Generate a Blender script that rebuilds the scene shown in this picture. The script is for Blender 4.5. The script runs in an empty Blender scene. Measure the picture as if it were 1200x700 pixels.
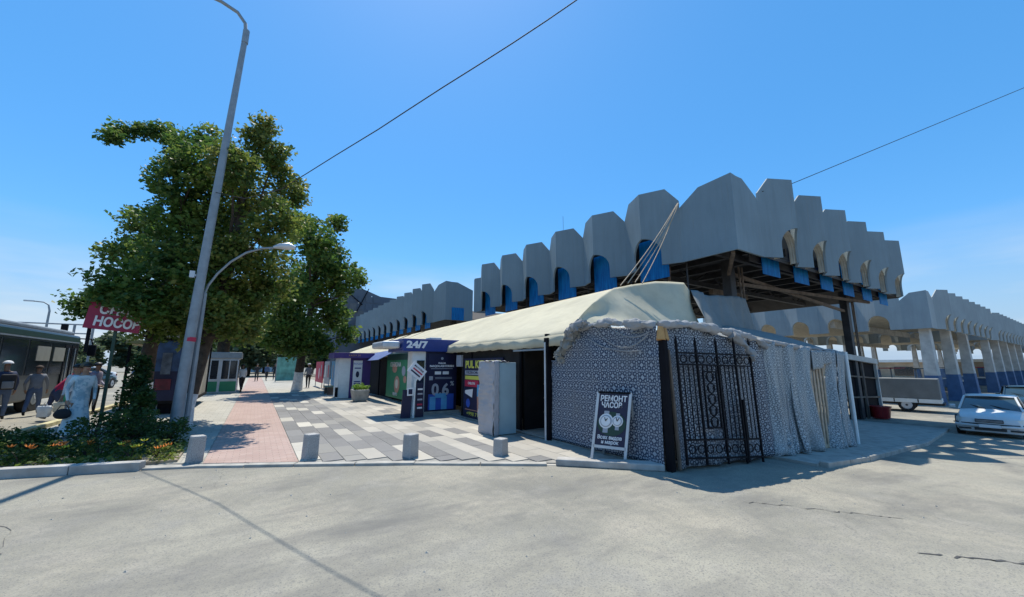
import bpy, bmesh, math, random
import numpy as np
from mathutils import Vector, Matrix, noise
random.seed(4); rng = np.random.default_rng(4)
PI = math.pi
sc = bpy.context.scene
col = sc.collection
# ---------------------------------------------------------------- camera
F, CXP = 454.88, 600.0
pitch, yaw = math.radians(9.7301), math.radians(33.025)
cam_d = bpy.data.cameras.new('camera'); cam = bpy.data.objects.new('camera', cam_d); col.objects.link(cam)
cam_d.sensor_width = 36.0; cam_d.lens = 36.0*F/1200.0; cam_d.clip_start = 0.05; cam_d.clip_end = 5000
fwd = Vector((math.sin(yaw)*math.cos(pitch), math.cos(yaw)*math.cos(pitch), math.sin(pitch)))
rgt = Vector((math.cos(yaw), -math.sin(yaw), 0)); upv = rgt.cross(fwd)
M = Matrix((rgt, upv, -fwd)).transposed().to_4x4(); M.translation = Vector((0, 0, 1.6))
cam.matrix_world = M
sc.camera = cam
# ---------------------------------------------------------------- world and sun
SUN_AZ, SUN_EL = math.radians(17.0), math.radians(65.5)
world = bpy.data.worlds.new('World'); sc.world = world; world.use_nodes = True
wn = world.node_tree; wn.nodes.clear()
wo = wn.nodes.new('ShaderNodeOutputWorld'); bg = wn.nodes.new('ShaderNodeBackground')
sky = wn.nodes.new('ShaderNodeTexSky'); sky.sky_type = 'NISHITA'; sky.sun_disc = False
sky.sun_elevation = SUN_EL; sky.sun_rotation = SUN_AZ; sky.air_density = 1.0; sky.dust_density = 0.3; sky.ozone_density = 2.2
bg.inputs['Strength'].default_value = 0.145
# a few thin clouds low above the horizon
tc = wn.nodes.new('ShaderNodeTexCoord'); sep = wn.nodes.new('ShaderNodeSeparateXYZ')
mp = wn.nodes.new('ShaderNodeMapping'); mp.inputs['Scale'].default_value = (1.6, 1.6, 9.0)
nz = wn.nodes.new('ShaderNodeTexNoise'); nz.inputs['Scale'].default_value = 1.7; nz.inputs['Detail'].default_value = 5
r1 = wn.nodes.new('ShaderNodeMapRange'); r1.inputs[1].default_value = 0.42; r1.inputs[2].default_value = 0.66
r2 = wn.nodes.new('ShaderNodeMapRange'); r2.inputs[1].default_value = 0.26; r2.inputs[2].default_value = 0.03
mul = wn.nodes.new('ShaderNodeMath'); mul.operation = 'MULTIPLY'
mul2 = wn.nodes.new('ShaderNodeMath'); mul2.operation = 'MULTIPLY'; mul2.inputs[1].default_value = 0.75
mixc = wn.nodes.new('ShaderNodeMix'); mixc.data_type = 'RGBA'; mixc.inputs[7].default_value = (4.2, 4.5, 4.7, 1)
hs = wn.nodes.new('ShaderNodeHueSaturation'); hs.inputs['Saturation'].default_value = 1.42
L = wn.links.new
L(tc.outputs['Generated'], sep.inputs[0]); L(tc.outputs['Generated'], mp.inputs[0]); L(mp.outputs[0], nz.inputs['Vector'])
L(nz.outputs[0], r1.inputs[0]); L(sep.outputs[2], r2.inputs[0]); L(r1.outputs[0], mul.inputs[0]); L(r2.outputs[0], mul.inputs[1])
L(mul.outputs[0], mul2.inputs[0]); L(mul2.outputs[0], mixc.inputs[0]); L(sky.outputs[0], hs.inputs['Color'])
hz = wn.nodes.new('ShaderNodeMapRange'); hz.inputs[1].default_value = 0.26; hz.inputs[2].default_value = 0.0; hz.inputs[3].default_value = 0.0; hz.inputs[4].default_value = 1.0
mixh = wn.nodes.new('ShaderNodeMix'); mixh.data_type = 'RGBA'; mixh.inputs[7].default_value = (2.9, 3.2, 3.4, 1)
L(sep.outputs[2], hz.inputs[0]); L(hz.outputs[0], mixh.inputs[0]); L(hs.outputs[0], mixh.inputs[6])
mixk = wn.nodes.new('ShaderNodeMix'); mixk.data_type = 'RGBA'; mixk.inputs[0].default_value = 0.45; mixk.inputs[7].default_value = (0.85, 2.35, 4.5, 1)
L(mixh.outputs[2], mixk.inputs[6]); L(mixk.outputs[2], mixc.inputs[6]); L(mixc.outputs[2], bg.inputs['Color']); L(bg.outputs[0], wo.inputs[0])
sun_d = bpy.data.lights.new('sun', 'SUN'); sun_d.energy = 4.2; sun_d.angle = math.radians(0.5); sun_d.color = (1.0, 0.94, 0.82)
sun = bpy.data.objects.new('sun', sun_d); col.objects.link(sun)
sdir = Vector((math.sin(SUN_AZ)*math.cos(SUN_EL), math.cos(SUN_AZ)*math.cos(SUN_EL), math.sin(SUN_EL)))
sun.rotation_euler = sdir.to_track_quat('Z', 'Y').to_euler()
sc.view_settings.view_transform = 'Standard'; sc.view_settings.look = 'None'; sc.view_settings.gamma = 1; sc.view_settings.exposure = 0.45
sc.view_settings.use_curve_mapping = False
sc.cycles.max_bounces = 6; sc.cycles.transparent_max_bounces = 8

def gz(x):
    t = min(1.0, max(0.0, (x-5.5)/18.5)); return -1.05*t

# ---------------------------------------------------------------- materials
class NT:
    """tiny node-expression helper"""
    def __init__(s, name):
        s.m = bpy.data.materials.new(name); s.m.use_nodes = True; s.t = s.m.node_tree
        s.b = s.t.nodes['Principled BSDF']; s.tc = None
    def n(s, k, **kw):
        x = s.t.nodes.new(k)
        for a, v in kw.items(): setattr(x, a, v)
        return x
    def put(s, sock, v):
        if hasattr(v, 'links') or isinstance(v, bpy.types.NodeSocket): s.t.links.new(v, sock)
        else: sock.default_value = v
    def math(s, op, a, b=0.0, c=None):
        x = s.n('ShaderNodeMath', operation=op); s.put(x.inputs[0], a); s.put(x.inputs[1], b)
        if c is not None: s.put(x.inputs[2], c)
        return x.outputs[0]
    def coord(s, kind='Object'):
        if not s.tc: s.tc = s.n('ShaderNodeTexCoord')
        return s.tc.outputs[kind]
    def noise(s, scale, detail=4, vec=None, rough=0.55):
        x = s.n('ShaderNodeTexNoise'); x.inputs['Scale'].default_value = scale; x.inputs['Detail'].default_value = detail
        x.inputs['Roughness'].default_value = rough
        s.t.links.new(vec or s.coord(), x.inputs['Vector']); return x.outputs[0]
    def rng(s, v, a, b, c=0.0, d=1.0):
        x = s.n('ShaderNodeMapRange'); s.put(x.inputs[0], v)
        for i, q in enumerate((a, b, c, d)): x.inputs[i+1].default_value = q
        return x.outputs[0]
    def mix(s, f, a, b):
        x = s.n('ShaderNodeMix', data_type='RGBA'); s.put(x.inputs[0], f)
        for i, q in ((6, a), (7, b)):
            if isinstance(q, (tuple, list)): x.inputs[i].default_value = (*q[:3], 1)
            else: s.t.links.new(q, x.inputs[i])
        return x.outputs[2]
    def bump(s, h, strength=0.3, dist=0.02):
        x = s.n('ShaderNodeBump'); x.inputs['Strength'].default_value = strength; x.inputs['Distance'].default_value = dist
        s.t.links.new(h, x.inputs['Height']); s.t.links.new(x.outputs[0], s.b.inputs['Normal'])
    def out(s, c, rough=0.7, metal=0.0, spec=0.5):
        s.put(s.b.inputs['Base Color'], (*c[:3], 1) if isinstance(c, (tuple, list)) else c)
        s.put(s.b.inputs['Roughness'], rough); s.b.inputs['Metallic'].default_value = metal
        s.b.inputs['Specular IOR Level'].default_value = spec
        return s.m

def plain(name, c, rough=0.6, metal=0.0, var=0.12, scale=3.0, bump=0.0, spec=0.5):
    k = NT(name); nf = k.noise(scale, 5)
    lo = tuple(x*(1-var) for x in c); hi = tuple(min(1, x*(1+var)) for x in c)
    cc = k.mix(k.rng(nf, 0.3, 0.7), lo, hi)
    if bump: k.bump(k.noise(scale*12, 3), bump, 0.01)
    return k.out(cc, rough, metal, spec)

MAT = {}
def mat_asphalt():
    k = NT('asphalt')
    big = k.noise(0.35, 5); mid = k.noise(2.2, 6); fine = k.noise(60, 3); grit = k.noise(190, 2)
    c = k.mix(k.rng(big, 0.32, 0.68), (0.20, 0.192, 0.162), (0.36, 0.338, 0.272))
    c = k.mix(k.rng(mid, 0.5, 0.72, 0, 0.5), c, (0.235, 0.232, 0.222))
    # dusty ochre patches
    dust = k.rng(k.noise(0.55, 6, rough=0.7), 0.48, 0.66, 0, 0.8)
    c = k.mix(dust, c, (0.38, 0.345, 0.27))
    c = k.mix(k.rng(k.noise(9, 6, rough=0.75), 0.45, 0.7, 0, 0.4), c, (0.165, 0.16, 0.15))
    c = k.mix(k.rng(fine, 0.52, 0.68, 0, 0.7), c, (0.13, 0.13, 0.13))
    c = k.mix(k.rng(grit, 0.58, 0.72, 0, 0.55), c, (0.48, 0.46, 0.42))
    # darker oil patches stretched along the lane
    mpx = k.n('ShaderNodeMapping'); mpx.inputs['Scale'].default_value = (0.35, 1.0, 1); mpx.inputs['Rotation'].default_value = (0, 0, 0.5)
    k.t.links.new(k.coord(), mpx.inputs[0])
    st = k.rng(k.noise(0.9, 6, mpx.outputs[0], 0.65), 0.50, 0.66, 0, 0.75)
    c = k.mix(st, c, (0.15, 0.146, 0.136))
    # cracks: edges of warped cells
    nv = k.n('ShaderNodeTexNoise'); nv.inputs['Scale'].default_value = 1.6; nv.inputs['Detail'].default_value = 5
    k.t.links.new(k.coord(), nv.inputs['Vector'])
    va = k.n('ShaderNodeVectorMath', operation='MULTIPLY_ADD'); k.t.links.new(nv.outputs[1], va.inputs[0])
    va.inputs[1].default_value = (0.8, 0.8, 0.8); k.t.links.new(k.coord(), va.inputs[2])
    vo = k.n('ShaderNodeTexVoronoi', feature='DISTANCE_TO_EDGE'); vo.inputs['Scale'].default_value = 0.36
    k.t.links.new(va.outputs[0], vo.inputs['Vector'])
    cr = k.math('MULTIPLY', k.rng(vo.outputs[0], 0.0, 0.0035, 1, 0), k.rng(k.noise(0.5, 2), 0.5, 0.56))
    c = k.mix(k.math('MULTIPLY', cr, 0.5), c, (0.07, 0.068, 0.065))
    h = k.math('ADD', k.math('MULTIPLY', grit, 0.5), k.math('MULTIPLY', fine, 0.8))
    k.bump(h, 0.55, 0.012)
    return k.out(c, 0.9, spec=0.2)
MAT['asphalt'] = mat_asphalt()

def mat_bricks(name, c1, c2, mortar, w, h, bumpy=0.3, rot=0.0):
    k = NT(name)
    mpx = k.n('ShaderNodeMapping'); mpx.inputs['Rotation'].default_value = (0, 0, rot); k.t.links.new(k.coord(), mpx.inputs[0])
    b = k.n('ShaderNodeTexBrick'); b.inputs['Scale'].default_value = 1.0
    b.inputs['Brick Width'].default_value = w; b.inputs['Row Height'].default_value = h; b.inputs['Mortar Size'].default_value = 0.006
    b.inputs['Color1'].default_value = (*c1, 1); b.inputs['Color2'].default_value = (*c2, 1); b.inputs['Mortar'].default_value = (*mortar, 1)
    k.t.links.new(mpx.outputs[0], b.inputs['Vector'])
    d = k.rng(k.noise(1.1, 6, rough=0.7), 0.42, 0.7, 0, 0.5)
    c = k.mix(d, b.outputs[0], tuple(x*0.72 for x in c1))
    c = k.mix(k.rng(k.noise(25, 3), 0.5, 0.8, 0, 0.4), c, (0.36, 0.34, 0.3))
    k.bump(b.outputs[1], -bumpy, 0.01)
    return k.out(c, 0.85, spec=0.25)
MAT['pink_brick'] = mat_bricks('pink_brick', (0.385, 0.27, 0.235), (0.43, 0.32, 0.28), (0.28, 0.21, 0.185), 0.2, 0.1)
MAT['beige_tile'] = mat_bricks('beige_tile', (0.36, 0.345, 0.30), (0.43, 0.41, 0.36), (0.23, 0.22, 0.195), 0.3, 0.3)

def slab_mat(name, c):
    k = NT(name)
    oi = k.n('ShaderNodeObjectInfo')
    base = k.mix(k.math('MULTIPLY', oi.outputs['Random'], 1.0), tuple(x*0.85 for x in c), tuple(min(1, x*1.14) for x in c))
    geo = k.n('ShaderNodeNewGeometry')
    d = k.rng(k.noise(1.3, 6, geo.outputs['Position'], 0.7), 0.42, 0.7, 0, 0.55)
    cc = k.mix(d, base, tuple(0.5*x+0.12 for x in c))
    cc = k.mix(k.rng(k.noise(40, 3, geo.outputs['Position']), 0.5, 0.75, 0, 0.45), cc, (0.30, 0.285, 0.25))
    return k.out(cc, 0.85, spec=0.25)
MAT['slab_dark'] = slab_mat('slab_dark', (0.185, 0.18, 0.175)); MAT['slab_mid'] = slab_mat('slab_mid', (0.25, 0.24, 0.22))
MAT['slab_white'] = slab_mat('slab_white', (0.46, 0.43, 0.37)); MAT['slab_beige'] = slab_mat('slab_beige', (0.37, 0.345, 0.30))
MAT['mortar'] = plain('mortar', (0.27, 0.26, 0.235), 0.95, var=0.3, scale=6)
MAT['concrete'] = plain('concrete', (0.35, 0.335, 0.30), 0.9, var=0.25, scale=4, bump=0.4)
MAT['kerb'] = plain('kerb_stone', (0.39, 0.375, 0.35), 0.9, var=0.3, scale=2.5, bump=0.5)
MAT['soil'] = plain('soil', (0.27, 0.225, 0.165), 0.95, var=0.35, scale=3, bump=0.8)

def granite():
    k = NT('grey_granite'); v = k.noise(90, 4)
    c = k.mix(k.rng(v, 0.35, 0.65), (0.20, 0.20, 0.20), (0.47, 0.46, 0.44))
    c = k.mix(k.rng(k.noise(3, 5), 0.5, 0.75, 0, 0.6), c, (0.2, 0.19, 0.17))
    k.bump(v, 0.4, 0.004); return k.out(c, 0.75)
MAT['granite'] = granite()

def panel_mat(name, c):
    k = NT(name); geo = k.n('ShaderNodeNewGeometry'); P = geo.outputs['Position']
    mpx = k.n('ShaderNodeMapping'); mpx.inputs['Scale'].default_value = (3.0, 3.0, 0.35); k.t.links.new(P, mpx.inputs[0])
    st = k.rng(k.noise(1.2, 6, mpx.outputs[0], 0.7), 0.45, 0.75, 0, 0.45)
    oi = k.n('ShaderNodeObjectInfo')
    base = k.mix(oi.outputs['Random'], tuple(x*0.92 for x in c), tuple(x*1.07 for x in c))
    base = k.mix(k.rng(k.noise(0.7, 5, P), 0.35, 0.7, 0, 0.6), base, tuple(x*0.80 for x in c))
    mp2 = k.n('ShaderNodeMapping'); mp2.inputs['Scale'].default_value = (9.0, 9.0, 0.25); k.t.links.new(P, mp2.inputs[0])
    st2 = k.rng(k.noise(1.5, 5, mp2.outputs[0], 0.75), 0.55, 0.75, 0, 0.5)
    base = k.mix(st2, base, (0.20, 0.19, 0.17))
    cc = k.mix(st, base, tuple(x*0.68 for x in c))
    k.bump(k.noise(14, 4, P), 0.12, 0.02)
    return k.out(cc, 0.6, spec=0.4)
MAT['panel'] = panel_mat('grey_facade_paint', (0.20, 0.26, 0.29))
MAT['panel_pale'] = panel_mat('pale_grey_facade_paint', (0.29, 0.34, 0.36))

def blue_mat():
    k = NT('blue_sheet'); mpx = k.n('ShaderNodeMapping'); mpx.inputs['Scale'].default_value = (6, 6, 0.8)
    geo = k.n('ShaderNodeNewGeometry'); k.t.links.new(geo.outputs['Position'], mpx.inputs[0])
    c = k.mix(k.rng(k.noise(2, 5, mpx.outputs[0]), 0.35, 0.7), (0.003, 0.22, 0.58), (0.014, 0.42, 0.82))
    k.b.inputs['Transmission Weight'].default_value = 0.0
    tr = k.n('ShaderNodeBsdfTranslucent'); k.t.links.new(c, tr.inputs[0])
    ms = k.n('ShaderNodeMixShader'); ms.inputs[0].default_value = 0.55
    k.out(c, 0.5)
    k.t.links.new(k.b.outputs[0], ms.inputs[1]); k.t.links.new(tr.outputs[0], ms.inputs[2])
    k.t.links.new(ms.outputs[0], k.t.nodes['Material Output'].inputs[0])
    return k.m
MAT['blue_sheet'] = blue_mat()
MAT['cream'] = plain('cream_shell', (0.62, 0.56, 0.45), 0.8, var=0.15)
MAT['dark_steel'] = plain('dark_steel', (0.035, 0.035, 0.038), 0.6, var=0.4)
MAT['roof_deck'] = plain('roof_deck', (0.055, 0.05, 0.048), 0.8, var=0.4, scale=1)
MAT['brown_rust'] = plain('rusty_steel', (0.16, 0.12, 0.09), 0.8, var=0.4)
MAT['black_metal'] = plain('black_metal', (0.007, 0.007, 0.010), 0.75, var=0.3, spec=.15)
MAT['grey_metal'] = plain('galvanised_pole', (0.26, 0.29, 0.31), 0.55, 0.3, var=0.15, scale=5)
MAT['light_metal'] = plain('light_metal', (0.52, 0.54, 0.56), 0.4, 0.3, var=0.1)
MAT['void'] = plain('dark_interior', (0.012, 0.011, 0.012), 0.9, var=0.4)  # near-black: the darkness of unlit interiors is put into the colour
MAT['white_paint'] = plain('white_paint', (0.72, 0.74, 0.72), 0.6, var=0.1)
MAT['pole_paint'] = plain('pole_sleeve_whitewash', (0.55, 0.57, 0.58), 0.9, var=0.25, scale=8)
MAT['navy'] = plain('navy_sign', (0.012, 0.035, 0.20), 0.45, var=0.12)
MAT['navy_dark'] = plain('navy_dark', (0.008, 0.010, 0.045), 0.5, var=0.2)
MAT['purple'] = plain('purple_paint', (0.055, 0.025, 0.16), 0.5, var=0.12)
MAT['green'] = plain('green_panel', (0.02, 0.21, 0.09), 0.5, var=0.12)
MAT['green_dark'] = plain('green_dark', (0.008, 0.045, 0.03), 0.5, var=0.12)
MAT['white_print'] = plain('white_print', (0.75, 0.75, 0.76), 0.6, var=0.04)
MAT['grey_print'] = plain('grey_print', (0.35, 0.37, 0.42), 0.6, var=0.04)
MAT['yellow_print'] = plain('yellow_print', (0.62, 0.60, 0.10), 0.6, var=0.04)
MAT['red_print'] = plain('red_print', (0.45, 0.02, 0.06), 0.6, var=0.04)
MAT['sky_print'] = plain('sky_blue_print', (0.10, 0.36, 0.62), 0.6, var=0.2)
MAT['royal_print'] = plain('royal_blue_print', (0.03, 0.09, 0.42), 0.6, var=0.1)
MAT['skin_print'] = plain('skin_print', (0.48, 0.25, 0.18), 0.6, var=0.1)
MAT['orange_print'] = plain('orange_print', (0.62, 0.25, 0.05), 0.6, var=0.1)
MAT['crimson'] = plain('crimson_sign', (0.30, 0.008, 0.05), 0.5, var=0.15)
MAT['glass'] = plain('dark_glass', (0.02, 0.025, 0.03), 0.08, var=0.2, spec=0.8)
MAT['car_glass'] = plain('car_glass', (0.03, 0.05, 0.055), 0.05, var=0.1, spec=1.0)
MAT['rubber'] = plain('rubber', (0.018, 0.018, 0.018), 0.8, var=0.2)
MAT['silver_paint'] = plain('silver_car_paint', (0.66, 0.67, 0.67), 0.35, 0.0, var=0.03, spec=0.4)
MAT['dark_car'] = plain('dark_car_paint', (0.03, 0.06, 0.075), 0.2, 0.2, var=0.05, spec=0.7)
MAT['white_car'] = plain('white_car_paint', (0.75, 0.75, 0.74), 0.25, var=0.03)
MAT['blue_car'] = plain('blue_car_paint', (0.05, 0.09, 0.22), 0.25, var=0.03)
MAT['lamp_glass'] = plain('lamp_glass', (0.7, 0.7, 0.65), 0.2, var=0.03)
MAT['wood'] = plain('pale_wood', (0.42, 0.32, 0.22), 0.8, var=0.25, scale=8)
MAT['orange_wood'] = plain('orange_wood', (0.52, 0.27, 0.09), 0.7, var=0.2)
MAT['red_plastic'] = plain('red_plastic', (0.28, 0.01, 0.015), 0.4, var=0.1)
MAT['beige_wall'] = plain('beige_wall', (0.42, 0.34, 0.25), 0.9, var=0.2, scale=0.4)
MAT['column_paint'] = plain('column_whitewash', (0.52, 0.50, 0.46), 0.85, var=0.2, scale=2)
MAT['column_blue'] = plain('column_blue_paint', (0.06, 0.125, 0.25), 0.7, var=0.2, scale=2)
MAT['truck_tarp'] = plain('truck_grey_tarp', (0.155, 0.165, 0.165), 0.75, var=0.15, scale=2)
MAT['far_grey'] = plain('far_grey_cladding', (0.10, 0.12, 0.15), 0.6, var=0.15, scale=0.4)
MAT['far_white'] = plain('far_white_wall', (0.55, 0.62, 0.68), 0.7, var=0.05, scale=0.2)
MAT['petal_orange'] = plain('orange_petals', (0.70, 0.22, 0.03), 0.7)
MAT['petal_yellow'] = plain('yellow_petals', (0.75, 0.62, 0.05), 0.7)
MAT['yellow_kerb'] = plain('worn_yellow_paint', (0.48, 0.43, 0.25), 0.9, var=0.3, scale=4)

def canvas_mat(name, c, tr=0.25):
    k = NT(name); geo = k.n('ShaderNodeNewGeometry'); P = geo.outputs['Position']
    n1 = k.noise(0.8, 6, P, 0.65); n2 = k.noise(5, 4, P)
    cc = k.mix(k.rng(n1, 0.4, 0.72, 0, 0.8), c, tuple(x*0.78 for x in c)); cc = k.mix(k.rng(n2, 0.5, 0.8, 0, 0.3), cc, (c[0]*0.7, c[1]*0.68, c[2]*0.6))
    k.bump(k.noise(3.0, 4, P), 0.35, 0.05)
    k.out(cc, 0.8, spec=0.2)
    t = k.n('ShaderNodeBsdfTranslucent'); k.t.links.new(cc, t.inputs[0]); ms = k.n('ShaderNodeMixShader'); ms.inputs[0].default_value = tr
    k.t.links.new(k.b.outputs[0], ms.inputs[1]); k.t.links.new(t.outputs[0], ms.inputs[2]); k.t.links.new(ms.outputs[0], k.t.nodes['Material Output'].inputs[0])
    return k.m
MAT['canvas'] = canvas_mat('cream_canvas', (0.76, 0.72, 0.57), 0.38)
MAT['canvas_grey'] = canvas_mat('grey_plastic_tarp', (0.30, 0.31, 0.30), 0.2)
MAT['plastic'] = canvas_mat('crumpled_plastic_sheet', (0.44, 0.45, 0.46), 0.35)
MAT['foil'] = canvas_mat('crumpled_foil_wrap', (0.46, 0.44, 0.45), 0.05)

def lattice_mat(name, axis, cell, dark, light, haze, veil=0.0):
    """printed cloth: rosettes of white petals on navy"""
    k = NT(name); s = k.n('ShaderNodeSeparateXYZ'); k.t.links.new(k.coord(), s.inputs[0])
    u = s.outputs[0] if axis == 'x' else s.outputs[1]; v = s.outputs[2]
    m = k.math
    wob = k.math('MULTIPLY', k.math('SUBTRACT', k.noise(1.5, 2), 0.5), 0.12)
    u = m('DIVIDE', m('ADD', u, wob), cell); v = m('DIVIDE', m('ADD', v, m('MULTIPLY', wob, 0.6)), cell)
    fu = m('SUBTRACT', m('FRACT', u), 0.5); fv = m('SUBTRACT', m('FRACT', v), 0.5)
    r = m('SQRT', m('ADD', m('MULTIPLY', fu, fu), m('MULTIPLY', fv, fv)))
    a = m('ARCTAN2', fv, fu)
    pet = m('GREATER_THAN', m('COSINE', m('MULTIPLY', a, 8.0)), -0.15)
    ring = m('MULTIPLY', m('GREATER_THAN', r, 0.25), m('LESS_THAN', r, 0.42))
    core = m('MULTIPLY', m('GREATER_THAN', r, 0.075), m('LESS_THAN', r, 0.15))
    au = m('ABSOLUTE', fu); av = m('ABSOLUTE', fv)
    dia = m('GREATER_THAN', m('ADD', au, av), 0.80)
    edge = m('MULTIPLY', m('GREATER_THAN', m('MAXIMUM', au, av), 0.455), m('GREATER_THAN', m('COSINE', m('MULTIPLY', m('ADD', au, av), 38.0)), 0.0))
    w = m('MINIMUM', m('ADD', m('ADD', m('MULTIPLY', pet, ring), core), m('ADD', dia, edge)), 1.0)
    lt = k.mix(k.rng(k.noise(2, 3), 0.3, 0.7), tuple(x*0.85 for x in light), light)
    c = k.mix(w, dark, lt)
    c = k.mix(k.rng(k.noise(1.1, 5, rough=0.7), 0.35, 0.75, veil, min(1, veil+0.55)), c, haze)
    c = k.mix(k.rng(k.noise(0.8, 6, rough=0.75), 0.5, 0.75, 0, 0.5), c, (0.20, 0.19, 0.18))
    k.bump(k.noise(2.5, 6), 0.6, 0.06)
    return k.out(c, 0.55, spec=0.4)
MAT['print_y'] = lattice_mat('navy_lattice_cloth_side', 'y', 0.20, (0.014, 0.028, 0.07), (0.42, 0.46, 0.50), (0.11, 0.14, 0.18))
MAT['print_x'] = lattice_mat('navy_lattice_cloth_front', 'x', 0.20, (0.012, 0.02, 0.045), (0.42, 0.46, 0.49), (0.10, 0.12, 0.15))
MAT['netting'] = lattice_mat('pale_lattice_plastic', 'x', 0.145, (0.05, 0.06, 0.085), (0.60, 0.62, 0.61), (0.33, 0.36, 0.36), 0.3)

def leaf_mat(name, dark, light, tip):
    k = NT(name); geo = k.n('ShaderNodeNewGeometry'); P = geo.outputs['Position']
    c = k.mix(k.rng(k.noise(1.1, 4, P), 0.38, 0.62), dark, light)
    c = k.mix(k.math('MULTIPLY', k.math('GREATER_THAN', geo.outputs['Random Per Island'], 0.8), 0.5), c, tip)
    c = k.mix(k.rng(k.noise(0.45, 3, P), 0.52, 0.68, 0, 0.45), c, tip)
    k.out(c, 0.5, spec=0.35)
    t = k.n('ShaderNodeBsdfTranslucent'); k.t.links.new(c, t.inputs[0]); ms = k.n('ShaderNodeMixShader'); ms.inputs[0].default_value = 0.5
    k.t.links.new(k.b.outputs[0], ms.inputs[1]); k.t.links.new(t.outputs[0], ms.inputs[2]); k.t.links.new(ms.outputs[0], k.t.nodes['Material Output'].inputs[0])
    return k.m
MAT['leaf_a'] = leaf_mat('leaves_green', (0.05, 0.11, 0.026), (0.12, 0.21, 0.036), (0.27, 0.31, 0.07))
MAT['leaf_b'] = leaf_mat('leaves_olive', (0.06, 0.12, 0.026), (0.17, 0.22, 0.04), (0.38, 0.34, 0.09))
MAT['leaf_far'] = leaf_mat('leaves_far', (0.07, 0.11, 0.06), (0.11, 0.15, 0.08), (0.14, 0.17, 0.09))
MAT['leaf_shrub'] = leaf_mat('leaves_shrub', (0.022, 0.06, 0.016), (0.06, 0.12, 0.03), (0.13, 0.18, 0.045))
MAT['leaf_fresh'] = leaf_mat('leaves_fresh', (0.10, 0.22, 0.03), (0.2, 0.34, 0.05), (0.3, 0.38, 0.08))
MAT['bark'] = plain('bark', (0.065, 0.048, 0.035), 0.95, var=0.4, scale=9, bump=0.8)
MAT['whitewash'] = plain('trunk_whitewash', (0.60, 0.62, 0.62), 0.9, var=0.2, scale=9, bump=0.5)

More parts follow.
